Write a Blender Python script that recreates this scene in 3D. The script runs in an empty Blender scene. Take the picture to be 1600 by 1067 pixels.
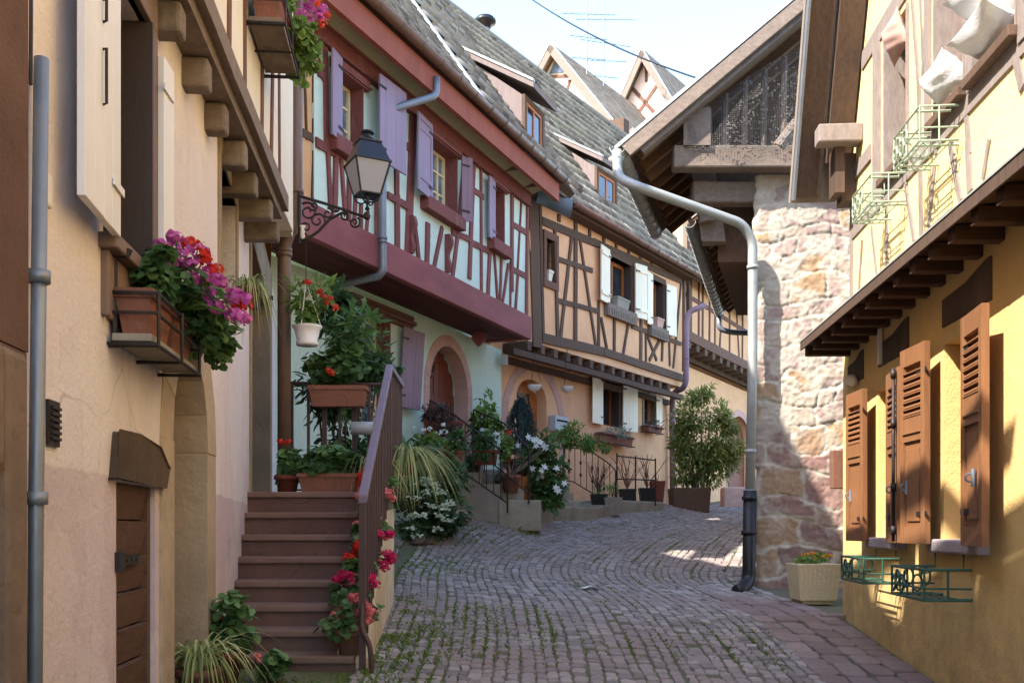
import bpy, math, random
import numpy as np
from mathutils import Vector, Matrix
from mathutils.geometry import tessellate_polygon
R = math.radians
rnd = random.Random(7)
rng = np.random.default_rng(7)
scene = bpy.context.scene
col = scene.collection

# ------------------------------------------------------------------ camera, sky, sun, exposure
EYE = 1.4
F, CX, HY = 1555.0, 800.0, 828.0          # photograph: focal length in pixels, principal column, horizon row
cam_d = bpy.data.cameras.new('camera'); cam = bpy.data.objects.new('camera', cam_d); col.objects.link(cam)
cam.location = (0, 0, EYE); cam.rotation_euler = (R(90), 0, 0)
cam_d.sensor_width = 36; cam_d.lens = 36*F/1600; cam_d.shift_y = (HY-533.5)/1600
cam_d.clip_start = .05; cam_d.clip_end = 3000
scene.camera = cam
SUN = Vector((-.83, -.54, 1.08)).normalized()      # towards the sun: high, over the left-hand roofs, a little behind the camera
world = bpy.data.worlds.new('World'); scene.world = world; world.use_nodes = True
wn = world.node_tree.nodes; wl = world.node_tree.links
sky = wn.new('ShaderNodeTexSky'); sky.sky_type = 'NISHITA'; sky.sun_disc = False
sky.sun_elevation = math.asin(SUN.z); sky.sun_rotation = math.atan2(SUN.x, SUN.y)
sky.air_density = 1.0; sky.dust_density = .7; sky.ozone_density = 1.0
bg = wn['Background']; bg.inputs['Strength'].default_value = .15
hs = wn.new('ShaderNodeHueSaturation'); hs.inputs['Saturation'].default_value = 1.05; hs.inputs['Value'].default_value = .95
wl.new(sky.outputs[0], hs.inputs['Color']); wl.new(hs.outputs[0], bg.inputs[0])
sd = bpy.data.lights.new('sun', 'SUN'); sd.energy = 2.5; sd.angle = R(.53); sd.color = (1, .955, .89)
sun = bpy.data.objects.new('sun', sd); col.objects.link(sun); sun.rotation_euler = (-SUN).to_track_quat('-Z', 'Y').to_euler()
sun.location = (-20, -10, 30)
scene.view_settings.view_transform = 'Standard'; scene.view_settings.look = 'None'
scene.view_settings.exposure = 2.6; scene.view_settings.gamma = 1

# ------------------------------------------------------------------ helpers
LOC = {}
def V(*a): return Vector(a)
def thing(name, label, cat, loc, group=None):
    o = bpy.data.objects.new(name, None); col.objects.link(o); o.location = loc; o.empty_display_size = .2
    o['label'] = label; o['category'] = cat
    if group: o['group'] = group
    LOC[o] = Vector(loc); return o
def tag(o, label, cat, group=None):
    o['label'] = label; o['category'] = cat
    if group: o['group'] = group
    return o
NG = {3: 3}
class MB:
    def __init__(s): s.v = []; s.f = []; s.t = []
    def add(s, vs, fs, t=.5):
        n = len(s.v); s.v.extend([tuple(p) for p in vs])
        for f in fs: s.f.append(tuple(i+n for i in f)); s.t.append(t)
    def poly(s, pts, t=.5): s.add(pts, [tuple(range(len(pts)))], t)
    def box(s, o, a, b, c, t=.5):
        o = Vector(o); a = Vector(a); b = Vector(b); c = Vector(c)
        if a.cross(b).dot(c) < 0: a, b = b, a
        s.add([o, o+a, o+a+b, o+b, o+c, o+a+c, o+a+b+c, o+b+c], [(0,3,2,1),(4,5,6,7),(0,1,5,4),(1,2,6,5),(2,3,7,6),(3,0,4,7)], t)
    def aabb(s, x0, x1, y0, y1, z0, z1, t=.5): s.box((x0,y0,z0), (x1-x0,0,0), (0,y1-y0,0), (0,0,z1-z0), t)
    def tube(s, pts, r, n=8, t=.5, closed=False):
        pts = [Vector(p) for p in pts]; m = len(pts); rs = r if isinstance(r, (list, tuple)) else [r]*m
        vs = []; up = None
        for i, p in enumerate(pts):
            d = (pts[min(i+1, m-1)]-pts[max(i-1, 0)])
            if closed: d = pts[(i+1) % m]-pts[i-1]
            if d.length < 1e-9: d = Vector((0,0,1))
            d.normalize()
            if up is None:
                up = Vector((0,0,1)) if abs(d.z) < .9 else Vector((1,0,0))
            x = d.cross(up)
            if x.length < 1e-4: x = d.orthogonal()
            x.normalize(); y = x.cross(d); up = y
            for k in range(n):
                a = 2*math.pi*k/n; vs.append(p+(x*math.cos(a)+y*math.sin(a))*rs[i])
        fs = []
        for i in range(m-1 if not closed else m):
            j = (i+1) % m
            for k in range(n):
                q = (k+1) % n; fs.append((i*n+k, i*n+q, j*n+q, j*n+k))
        if not closed: fs += [tuple(range(n))[::-1], tuple((m-1)*n+k for k in range(n))]
        s.add(vs, fs, t)
    def lathe(s, c, prof, n=16, t=.5, sx=1, sy=1):
        c = Vector(c); vs = []; fs = []; m = len(prof)
        for r, z in prof:
            for k in range(n):
                a = 2*math.pi*k/n; vs.append(c+Vector((r*sx*math.cos(a), r*sy*math.sin(a), z)))
        for i in range(m-1):
            for k in range(n):
                q = (k+1) % n; fs.append((i*n+k, i*n+q, (i+1)*n+q, (i+1)*n+k))
        fs += [tuple(range(n))[::-1], tuple((m-1)*n+k for k in range(n))]
        s.add(vs, fs, t)
    def frus(s, c, ax, ay, bx, by, h, t=.5):
        """four sided frustum: half sizes ax, ay at the bottom, bx, by at the top"""
        c = Vector(c)
        vs = [c+Vector((i*ax, j*ay, 0)) for i, j in ((-1,-1),(1,-1),(1,1),(-1,1))]+[c+Vector((i*bx, j*by, h)) for i, j in ((-1,-1),(1,-1),(1,1),(-1,1))]
        s.add(vs, [(3,2,1,0),(4,5,6,7),(0,1,5,4),(1,2,6,5),(2,3,7,6),(3,0,4,7)], t)
    def bulk(s, verts, k, tints):
        """verts (N*k,3): N polygons of k corners"""
        n = len(s.v); N = len(verts)//k
        s.v.extend(map(tuple, verts.tolist()))
        s.f.extend(map(tuple, (np.arange(N*k).reshape(N, k)+n).tolist())); s.t.extend([float(x) for x in tints])
    def build(s, name, mat, parent=None, smooth=False, bevel=0, loc=None):
        me = bpy.data.meshes.new(name)
        root = LOC.get(parent) if parent is not None else None
        if root is None:
            if loc is None:
                a = np.array(s.v); loc = (float(a[:,0].mean()), float(a[:,1].mean()), float(a[:,2].min()))
            root = Vector(loc)
        r = tuple(root)
        me.from_pydata([(p[0]-r[0], p[1]-r[1], p[2]-r[2]) for p in s.v], [], s.f)
        at = me.attributes.new('tint', 'FLOAT', 'FACE'); at.data.foreach_set('value', s.t)
        if smooth: me.polygons.foreach_set('use_smooth', [True]*len(me.polygons))
        me.update()
        me.materials.append(mat)
        o = bpy.data.objects.new(name, me); col.objects.link(o)
        if parent is not None: o.parent = parent
        else: o.location = root
        LOC[o] = root
        if bevel:
            b = o.modifiers.new('bevel', 'BEVEL'); b.width = bevel; b.segments = 2; b.limit_method = 'ANGLE'
        return o
def structure(o): o['kind'] = 'structure'; return o
def stuff(o): o['kind'] = 'stuff'; return o

# ------------------------------------------------------------------ materials
def srgb(r, g, b):
    f = lambda c: (c/255/12.92) if c/255 <= .04045 else ((c/255+.055)/1.055)**2.4
    return (f(r), f(g), f(b), 1)
def mixc(a, b, t): return tuple(a[i]*(1-t)+b[i]*t for i in range(3))+(1,)
def sc(c, k): return (min(c[0]*k, 1), min(c[1]*k, 1), min(c[2]*k, 1), 1)
class NT:
    def __init__(s, name):
        s.m = bpy.data.materials.new(name); s.m.use_nodes = True; s.t = s.m.node_tree; s.n = s.t.nodes; s.l = s.t.links
        s.b = s.n['Principled BSDF']; s.out = s.n['Material Output']
        s.tc = s.n.new('ShaderNodeTexCoord')
    def co(s, scale=(1,1,1)):
        mp = s.n.new('ShaderNodeMapping'); mp.inputs['Scale'].default_value = scale; s.l.new(s.tc.outputs['Object'], mp.inputs[0]); return mp.outputs[0]
    def noise(s, scale, detail=5, rough=.6, stretch=(1,1,1), dist=0):
        n = s.n.new('ShaderNodeTexNoise'); n.inputs['Scale'].default_value = scale; n.inputs['Detail'].default_value = detail
        n.inputs['Roughness'].default_value = rough; n.inputs['Distortion'].default_value = dist
        s.l.new(s.co(stretch), n.inputs['Vector']); return n.outputs['Fac']
    def n_color(s, scale):
        n = s.n.new('ShaderNodeTexNoise'); n.inputs['Scale'].default_value = scale; s.l.new(s.co(), n.inputs['Vector']); return n.outputs['Color']
    def rmp(s, fac, a, b, lo=0, hi=1):
        m = s.n.new('ShaderNodeMapRange'); m.inputs[1].default_value = a; m.inputs[2].default_value = b; m.inputs[3].default_value = lo; m.inputs[4].default_value = hi
        s.l.new(fac, m.inputs[0]); return m.outputs[0]
    def mix(s, fac, a, b, mode='MIX'):
        m = s.n.new('ShaderNodeMix'); m.data_type = 'RGBA'; m.blend_type = mode
        for sock, v in ((m.inputs[0], fac), (m.inputs[6], a), (m.inputs[7], b)):
            if isinstance(v, (int, float)): sock.default_value = v
            elif isinstance(v, tuple): sock.default_value = v
            else: s.l.new(v, sock)
        return m.outputs[2]
    def math(s, op, a, b=0):
        m = s.n.new('ShaderNodeMath'); m.operation = op
        for sock, v in ((m.inputs[0], a), (m.inputs[1], b)):
            if isinstance(v, (int, float)): sock.default_value = v
            else: s.l.new(v, sock)
        return m.outputs[0]
    def attr(s, name):
        a = s.n.new('ShaderNodeAttribute'); a.attribute_name = name; return a
    def bump(s, h, strength=.3, dist=.02):
        b = s.n.new('ShaderNodeBump'); b.inputs['Strength'].default_value = strength; b.inputs['Distance'].default_value = dist
        s.l.new(h, b.inputs['Height']); s.l.new(b.outputs[0], s.b.inputs['Normal'])
    def done(s, c, rough=.85, metal=0, spec=.3):
        if isinstance(c, tuple): s.b.inputs['Base Color'].default_value = c
        else: s.l.new(c, s.b.inputs['Base Color'])
        if isinstance(rough, (int, float)): s.b.inputs['Roughness'].default_value = rough
        else: s.l.new(rough, s.b.inputs['Roughness'])
        s.b.inputs['Metallic'].default_value = metal
        s.b.inputs['Specular IOR Level'].default_value = spec
        return s.m
def plaster(name, c, dirt=None, var=.12, stain=.25, bs=35):
    t = NT(name); dirt = dirt or sc(c, .62)
    a = t.mix(t.rmp(t.noise(2.2, 6), .3, .7), sc(c, 1-var), sc(c, 1+var*.6))
    a = t.mix(t.rmp(t.noise(.9, 8, .7, (1,1,.35)), .55, .8, 0, stain*2), a, dirt)
    a = t.mix(t.rmp(t.noise(14, 5, .7), .58, .75, 0, stain), a, dirt)
    geo = t.n.new('ShaderNodeNewGeometry'); sp = t.n.new('ShaderNodeSeparateXYZ'); t.l.new(geo.outputs['Position'], sp.inputs[0])
    hgt = t.math('SUBTRACT', sp.outputs[2], t.math('MULTIPLY', sp.outputs[1], .075))          # height over the sloping street
    spl = t.math('MULTIPLY', t.rmp(hgt, 1.0, .05), t.rmp(t.noise(5, 7, .75), .35, .65)); a = t.mix(t.math('MULTIPLY', spl, .65), a, mixc(dirt, srgb(110, 98, 86), .6))
    vo = t.n.new('ShaderNodeTexVoronoi'); vo.feature = 'DISTANCE_TO_EDGE'; vo.inputs['Scale'].default_value = 1.1
    t.l.new(t.mix(.25, t.co(), t.n_color(3.0)), vo.inputs['Vector'])
    ck = t.math('MULTIPLY', t.rmp(vo.outputs['Distance'], .006, .0), t.rmp(t.noise(.8, 3), .52, .62)); a = t.mix(t.math('MULTIPLY', ck, .5), a, sc(dirt, .6))
    h = t.math('ADD', t.noise(bs, 6, .65), t.math('MULTIPLY', t.noise(4, 3), 2.0))
    t.bump(h, .4, .02)
    return t.done(a, .92, 0, .15)
def wood(name, c, c2=None, stretch=(12,12,1.2), var=.3, rough=.8, tint=.25, worn=0, bump=.35):
    t = NT(name); c2 = c2 or sc(c, .55)
    a = t.mix(t.rmp(t.noise(3.0, 7, .65, stretch), .3, .7), c, c2)
    a = t.mix(t.rmp(t.noise(1.6, 5), .35, .75, 0, var), a, sc(c, .5))
    if worn: a = t.mix(t.rmp(t.noise(9, 6, .7, (1,1,.3)), .58, .66, 0, worn), a, srgb(150, 138, 122))
    a = t.mix(t.math('MULTIPLY', t.attr('tint').outputs['Fac'], tint), a, sc(c, 1.6))
    t.bump(t.noise(4, 6, .7, (stretch[0]*2, stretch[1]*2, stretch[2]*2)), bump, .01)
    return t.done(a, rough, 0, .25)
def paint(name, c, var=.1, rough=.6, worn=.2, stretch=(1,1,.3)):
    t = NT(name)
    a = t.mix(t.rmp(t.noise(3, 6, .6, stretch), .3, .7), sc(c, 1-var*1.6), sc(c, 1+var))
    a = t.mix(t.rmp(t.noise(11, 7, .75, stretch), .62, .72, 0, worn), a, sc(c, .5))
    t.bump(t.noise(22, 6, .7, (2,2,.3)), .25, .008)
    return t.done(a, rough, 0, .3)
def metal(name, c, rough=.5, met=.0, var=.2, rust=0):
    t = NT(name)
    a = t.mix(t.rmp(t.noise(5, 7, .7), .3, .7), sc(c, 1-var), sc(c, 1+var))
    if rust: a = t.mix(t.rmp(t.noise(8, 8, .75), .52, .68, 0, rust), a, srgb(96, 62, 44))
    t.bump(t.noise(30, 5, .7), .15, .004)
    return t.done(a, t.rmp(t.noise(9, 4), .3, .7, rough*.8, min(1, rough*1.25)), met, .4)
def tinted(name, c0, c1, rough=.85, ns=9, nv=.35, bs=40, bump=.4, dirt=None, stain=0):
    """colour runs from c0 to c1 with the face attribute tint"""
    t = NT(name)
    a = t.mix(t.attr('tint').outputs['Fac'], c0, c1)
    a = t.mix(t.rmp(t.noise(ns, 6, .7), .35, .75, 0, nv), a, sc(mixc(c0, c1, .5), .45))
    if dirt: a = t.mix(t.rmp(t.noise(1.3, 6, .7), .5, .7, 0, stain), a, dirt)
    t.bump(t.noise(bs, 6, .7), bump, .01)
    return t.done(a, rough, 0, .3)
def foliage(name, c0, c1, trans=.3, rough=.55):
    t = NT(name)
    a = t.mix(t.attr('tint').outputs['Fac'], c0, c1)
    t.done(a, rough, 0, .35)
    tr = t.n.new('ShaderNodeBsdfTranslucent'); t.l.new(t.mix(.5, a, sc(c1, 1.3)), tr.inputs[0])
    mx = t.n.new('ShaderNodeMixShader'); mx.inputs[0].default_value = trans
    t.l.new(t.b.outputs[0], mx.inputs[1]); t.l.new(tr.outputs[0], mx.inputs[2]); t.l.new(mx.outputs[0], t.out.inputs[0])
    return t.m

# ------------------------------------------------------------------ wall planes  X = a + b*Y ; side s=+1 looks right, -1 looks left
class Wall:
    def __init__(s, a, b, side=1):
        s.a = a; s.b = b; s.L = math.sqrt(1+b*b); s.d = Vector((b, 1, 0))/s.L; s.n = Vector((1, -b, 0))/s.L*side; s.s = side
    def P(s, Y, z, off=0): return Vector((s.a+s.b*Y, Y, z))+s.n*off
    def pix(s, px, py, off=0):
        a2 = s.a+s.s*off*s.L; Y = a2/((px-CX)/F-s.b); z = EYE+(HY-py)/F*Y
        return (Y-s.n.y*off, z)
    def Y(s, px, off=0): return s.pix(px, 0, off)[0]
    def rect(s, x0, y0, x1, y1, off=0):
        """pixel box -> Y0, Y1, z0, z1 (heights read at the middle column)"""
        a = s.Y(x0, off); b = s.Y(x1, off); m = (x0+x1)/2
        return min(a, b), max(a, b), s.pix(m, y1, off)[1], s.pix(m, y0, off)[1]
    def box(s, mb, Y0, Y1, z0, z1, o0, o1, t=.5):
        mb.box(s.P(Y0, z0, o0), s.d*(Y1-Y0)*s.L, s.n*(o1-o0), Vector((0,0,z1-z0)), t)
    def timber(s, mb, p, q, w, o0, o1, t=None, wob=.004, seg=4):
        """a beam lying in the wall between p and q = (Y, z)"""
        k = s.L; A = Vector((p[0]*k, p[1])); B = Vector((q[0]*k, q[1])); D = B-A; N = Vector((-D.y, D.x)).normalized()
        o1 += rnd.uniform(-.004, .004); o0 -= rnd.uniform(0, .003)
        vs = []
        for i in range(seg+1):
            f = i/seg; c = A+D*f+N*(rnd.uniform(-wob, wob) if 0 < i < seg else 0); ww = w/2*rnd.uniform(.93, 1.06)
            for sgn, o in ((-1, o0), (-1, o1), (1, o1), (1, o0)):
                e = c+N*sgn*ww; vs.append(s.P(e.x/k, e.y, o))
        fs = [(0,1,2,3), tuple(seg*4+x for x in (3,2,1,0))]
        for i in range(seg):
            for j in range(4):
                fs.append((i*4+j, i*4+(j+1) % 4, i*4+4+(j+1) % 4, i*4+4+j))
        mb.add(vs, fs, rnd.random() if t is None else t)
    def prism(s, mb, outer, holes, o0, o1, t=.5, back=True):
        """slab with holes; outlines in (Y, z)"""
        loops = [outer]+list(holes); flat = [p for l in loops for p in l]
        tri = tessellate_polygon([[Vector((p[0]*s.L, p[1], 0)) for p in l] for l in loops])
        n = len(flat); vs = [s.P(p[0], p[1], o1) for p in flat]+[s.P(p[0], p[1], o0) for p in flat]
        fs = []
        want = s.n
        for a, b, c in tri:
            nn = (vs[b]-vs[a]).cross(vs[c]-vs[a])
            f = (a, b, c) if nn.dot(want) > 0 else (a, c, b)
            fs.append(f)
            if back: fs.append(tuple(i+n for i in f[::-1]))
        k = 0
        for l in loops:
            m = len(l)
            for i in range(m): fs.append((k+i, k+(i+1) % m, k+(i+1) % m+n, k+i+n))
            k += m
        mb.add(vs, fs, t)
def rectp(Y0, Y1, z0, z1): return [(Y0, z0), (Y1, z0), (Y1, z1), (Y0, z1)]
def archp(Y0, Y1, z0, zs, zt, n=14, pw=2.0):
    pts = [(Y0, z0), (Y1, z0)]
    c = (Y0+Y1)/2; r = (Y1-Y0)/2
    for i in range(n+1):
        a = math.pi*i/n; pts.append((c+r*math.copysign(abs(math.cos(a))**(2/pw), math.cos(a)), zs+(zt-zs)*abs(math.sin(a))**(2/pw)))
    return pts
def gpt(px, py, Y): return Vector(((px-CX)/F*Y, Y, EYE+(HY-py)/F*Y))
LEFT = Wall(-1.2325, -.0965); LEFT2 = Wall(-.7055, -.1815); GREEN = Wall(-8.4, .428); PEACH = Wall(-12.79, .643); FAR = Wall(-10.74, .56)
RIGHT = Wall(2.127, .1044, -1); RUP = Wall(2.30, .072, -1); REDGE = Wall(2.0, .072, -1)
GJ, PJ = .827, .547       # how far the upper floors lean out

def sst(x, a, b):
    t = np.clip((x-a)/(b-a), 0, 1); return t*t*(3-2*t)
def ground(x, y):
    x = np.asarray(x, float); y = np.asarray(y, float)
    g = .075*np.clip(y, -12, 60)
    g = g-.03*np.clip(x+1, -1, 4.2)*(1-sst(y, 10, 16))
    dg = (x-(GREEN.a+GREEN.b*y))/GREEN.L; dp = (x-(PEACH.a+PEACH.b*y))/PEACH.L
    d = np.maximum(dg, dp) if False else np.where(y < 19.3, dg, np.minimum(dp, 9))
    g = g+.36*(1-sst(d, .4, 2.1))*sst(y, 12.5, 15.5)*(1-sst(y, 23, 26))
    return g
def gz(x, y): return float(ground(x, y))
# ------------------------------------------------------------------ material set
m_cream = None
def make_cream():
    t = NT('cream_plaster'); cr = srgb(220, 208, 206); pk = srgb(196, 176, 180)
    geo = t.n.new('ShaderNodeNewGeometry'); sp = t.n.new('ShaderNodeSeparateXYZ'); t.l.new(geo.outputs['Position'], sp.inputs[0])
    z = t.math('ADD', sp.outputs[2], t.math('MULTIPLY', t.math('SUBTRACT', t.noise(2.5, 4), .5), .05))
    a = t.mix(t.rmp(z, 1.615, 1.63), pk, cr)
    a = t.mix(t.rmp(t.noise(1.4, 6), .35, .7, 0, .35), a, srgb(214, 194, 182))
    a = t.mix(t.rmp(t.noise(2.0, 8, .75, (1,1,.25)), .56, .8, 0, .4), a, srgb(172, 152, 134))
    low = t.math('MULTIPLY', t.rmp(z, 1.0, .2), t.rmp(t.noise(7, 8, .75, (1,1,.45)), .5, .58))
    a = t.mix(t.math('MINIMUM', low, .75), a, srgb(128, 112, 98))
    vo = t.n.new('ShaderNodeTexVoronoi'); vo.feature = 'DISTANCE_TO_EDGE'; vo.inputs['Scale'].default_value = .9; t.l.new(t.mix(.3, t.co(), t.n_color(2.5)), vo.inputs['Vector'])
    ck = t.math('MULTIPLY', t.rmp(vo.outputs['Distance'], .005, .0), t.rmp(t.noise(.9, 3), .48, .58)); a = t.mix(t.math('MULTIPLY', ck, .55), a, srgb(128, 106, 90))
    a = t.mix(t.rmp(t.noise(1.1, 7, .6), .56, .59, 0, .16), a, srgb(236, 226, 216))                       # old repairs
    a = t.mix(t.rmp(t.noise(6, 6, .8, (1,1,.07)), .60, .74, 0, .3), a, srgb(150, 128, 110))               # run-off streaks
    t.bump(t.math('ADD', t.noise(40, 6, .65), t.math('MULTIPLY', t.noise(3.5, 4), 3.0)), .4, .02)
    return t.done(a, .92, 0, .15)
m_cream = make_cream()
m_brownpl = plaster('brown_plaster', srgb(104, 78, 66), srgb(70, 55, 48), .25, .5)
m_sand = plaster('sandstone_trim', srgb(148, 130, 106), srgb(106, 94, 80), .25, .5, 25)
m_yellowst = plaster('yellow_painted_stone', srgb(178, 158, 134), srgb(116, 104, 94), .2, .45, 25)
m_brownst = plaster('brown_pier_stone', srgb(124, 104, 88), srgb(84, 72, 64), .3, .6, 22)
m_darkst = plaster('dark_lintel_stone', srgb(92, 76, 62), srgb(60, 50, 42), .35, .5, 18)
m_mint = plaster('mint_plaster', srgb(196, 212, 192), srgb(160, 172, 146), .08, .28)
m_mint2 = plaster('pale_mint_plaster', srgb(206, 222, 206), srgb(176, 194, 176), .06, .12)
m_cove = plaster('cove_plaster', srgb(176, 172, 138), srgb(140, 134, 104), .12, .3)
m_pinkst = plaster('pink_stone', srgb(196, 156, 142), srgb(158, 132, 124), .15, .35, 25)
m_peach = plaster('peach_plaster', srgb(226, 174, 132), srgb(196, 148, 112), .1, .3)
m_orange = plaster('orange_plaster', srgb(214, 166, 120), srgb(186, 142, 104), .1, .25)
m_yellow = plaster('yellow_plaster', srgb(212, 178, 116), srgb(172, 140, 96), .1, .34, 60)
m_paley = plaster('pale_yellow_plaster', srgb(226, 198, 138), srgb(210, 180, 124), .04, .1, 60)
m_whitepl = plaster('white_plaster', srgb(232, 220, 200), srgb(200, 188, 168), .06, .2)
m_roseg = plaster('rose_gable_plaster', srgb(232, 200, 178), srgb(206, 176, 154), .06, .2)
m_step = plaster('painted_step', srgb(108, 80, 73), srgb(80, 66, 60), .25, .5, 30)
m_nose = plaster('worn_step_nosing', srgb(126, 98, 88), srgb(98, 84, 76), .25, .5, 30)
m_sidew = plaster('stair_side_plaster', srgb(216, 198, 166), srgb(156, 142, 120), .12, .5)
m_concrete = plaster('weathered_concrete', srgb(142, 130, 116), srgb(96, 92, 80), .2, .5, 25)
m_stonestep = plaster('stone_step', srgb(152, 142, 124), srgb(104, 100, 84), .2, .55, 22)
m_burg = paint('burgundy_paint', srgb(144, 82, 80), .14, .8, .4, (.4,.4,1))
m_burgt = wood('burgundy_timber', srgb(134, 78, 72), srgb(100, 58, 54), (9,9,3), .35, .85, .25, .25)
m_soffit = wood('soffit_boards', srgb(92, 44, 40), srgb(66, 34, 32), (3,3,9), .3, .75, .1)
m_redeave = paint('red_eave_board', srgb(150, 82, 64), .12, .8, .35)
m_lilac = paint('lilac_paint', srgb(152, 132, 150), .08, .7, .2)
m_lilacd = paint('dusty_lilac_paint', srgb(140, 112, 120), .08, .65, .15)
m_creampt = paint('cream_paint', srgb(238, 222, 194), .05, .55, .15)
m_whitept = paint('white_shutter_paint', srgb(226, 220, 216), .04, .5, .1)
m_framecr = paint('cream_window_paint', srgb(232, 214, 170), .05, .5, .1)
m_darkoak = wood('dark_oak', srgb(102, 78, 62), srgb(70, 54, 44), (9,9,3), .35, .85, .25)
m_oldoak = wood('weathered_oak', srgb(130, 114, 101), srgb(94, 81, 71), (5,5,9), .35, .9, .3, .3, .2)
m_greytim = wood('grey_timber', srgb(142, 128, 118), srgb(110, 98, 90), (9,9,3), .25, .85, .2)
m_browntim = wood('brown_timber', srgb(120, 84, 68), srgb(88, 62, 52), (9,9,3), .3, .85, .2)
m_rafter = wood('rafter_wood', srgb(136, 100, 70), srgb(98, 70, 50), (3,14,14), .35, .85, .3)
m_sheath = wood('roof_sheathing', srgb(88, 64, 48), srgb(62, 46, 36), (2,10,10), .35, .9, .2)
m_verge = wood('dark_verge_boards', srgb(92, 72, 58), srgb(66, 52, 42), (10,10,1.2), .3, .7, .15)
m_shutter = wood('varnished_shutter', srgb(136, 93, 60), srgb(108, 73, 48), (16,16,1.6), .2, .4, .2)
m_orangew = wood('orange_window_wood', srgb(186, 112, 56), srgb(150, 84, 40), (14,14,1.6), .2, .5, .1)
m_reddoor = wood('red_brown_door', srgb(134, 72, 52), srgb(100, 54, 42), (14,14,1.4), .25, .6, .15)
m_cellar = wood('worn_brown_door', srgb(104, 76, 60), srgb(76, 58, 48), (3,3,14), .3, .85, .2, .12)
m_jamb = paint('brown_jamb_paint', srgb(74, 60, 54), .1, .55, .1)
m_framebr = paint('grey_brown_frame', srgb(124, 102, 90), .1, .7, .2)
m_cheek = wood('dormer_boards', srgb(132, 116, 108), srgb(108, 94, 88), (14,14,.8), .2, .85, .15)
m_iron = metal('black_iron', srgb(44, 38, 36), .55, .3, .3, .3)
m_rail = metal('brown_rail_paint', srgb(76, 56, 52), .55, .1, .2, .1)
m_handr = metal('violet_handrail_paint', srgb(112, 98, 112), .45, .1, .1)
m_zinc = metal('zinc', srgb(128, 132, 138), .5, .5, .15)
m_zincb = metal('blue_grey_zinc', srgb(110, 124, 140), .55, .35, .15)
m_zincl = metal('pale_zinc', srgb(160, 160, 154), .5, .3, .12)
m_copper = metal('brown_gutter_metal', srgb(118, 86, 74), .5, .3, .2)
m_brpipe = metal('brown_pipe_paint', srgb(112, 88, 74), .5, .2, .12)
m_cast = metal('black_cast_iron', srgb(36, 34, 34), .45, .3, .2)
m_greenm = metal('green_iron_paint', srgb(52, 84, 68), .45, .1, .2)
m_paleg = metal('faded_green_iron_paint', srgb(146, 158, 134), .5, .1, .2)
m_lampm = metal('lamp_black_paint', srgb(34, 36, 44), .4, .2, .2)
m_opal = NT('opal_glass').done(srgb(150, 149, 156), .35, 0, .4)
def glass(name, c):
    t = NT(name); a = t.mix(t.rmp(t.noise(3, 3), .4, .65), c, sc(c, 2.2)); return t.done(a, .06, 0, .8)
m_glass = glass('window_glass', srgb(34, 36, 38)); m_glassb = glass('bluish_window_glass', srgb(84, 94, 104))
m_dark = NT('dark_interior').done(srgb(30, 24, 22), .9)
m_terra = plaster('terracotta', srgb(138, 92, 76), srgb(108, 76, 64), .15, .35, 30)
m_terrad = plaster('dark_terracotta', srgb(118, 64, 50), srgb(86, 56, 46), .15, .35, 30)
m_whplast = paint('white_plastic', srgb(222, 212, 206), .03, .4, .03)
m_grplast = paint('grey_plastic', srgb(176, 176, 176), .03, .45, .03)
m_slab = plaster('grey_slab', srgb(150, 142, 128), srgb(104, 98, 84), .2, .45, 25)
m_sill = plaster('violet_grey_sill', srgb(160, 146, 144), srgb(126, 112, 108), .12, .3, 30)
m_aggr = tinted('washed_concrete', srgb(196, 176, 136), srgb(216, 198, 160), .9, 40, .5, 60, .6)
t_ = NT('white_cotton'); t_.bump(t_.math('ADD', t_.noise(14, 4, .6, (1,1,2.5), 1.2), t_.noise(160, 2)), .25, .02); m_fabric = t_.done(srgb(226, 224, 220), .95)
m_pinkfab = NT('pink_cushion').done(srgb(196, 158, 142), .9)
m_tile = tinted('roof_tile', srgb(98, 87, 78), srgb(168, 154, 136), .9, 6, .45, 50, .4, srgb(120, 116, 72), .35)
m_tileg = tinted('old_flat_tile', srgb(110, 98, 88), srgb(164, 148, 128), .9, 6, .5, 50, .4)
def make_sett(name, c0, c1, c2):
    t = NT(name); a = t.mix(t.attr('tint').outputs['Fac'], c0, c1)
    a = t.mix(t.rmp(t.noise(.7, 5), .42, .62), a, c2)
    a = t.mix(t.rmp(t.noise(26, 6, .75), .4, .75, 0, .45), a, sc(c0, .45))
    a = t.mix(t.rmp(t.noise(3, 6, .7), .55, .75, 0, .3), a, srgb(150, 142, 132))
    t.bump(t.noise(45, 6, .7), .5, .008)
    return t.done(a, t.rmp(t.noise(12, 4), .3, .7, .55, .85), 0, .35)
m_sett = make_sett('granite_setts', srgb(112, 103, 98), srgb(164, 153, 146), srgb(138, 123, 116))
m_paver = make_sett('red_sandstone_pavers', srgb(108, 90, 86), srgb(146, 128, 122), srgb(120, 100, 96))
def make_ground():
    t = NT('earth_and_moss'); a = t.mix(t.rmp(t.noise(1.1, 6), .4, .6), srgb(96, 88, 78), srgb(82, 94, 58))
    a = t.mix(t.rmp(t.noise(25, 6, .75), .4, .7, 0, .6), a, srgb(112, 100, 84)); t.bump(t.noise(30, 6, .7), .6, .02); return t.done(a, .95)
m_ground = make_ground()

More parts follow.
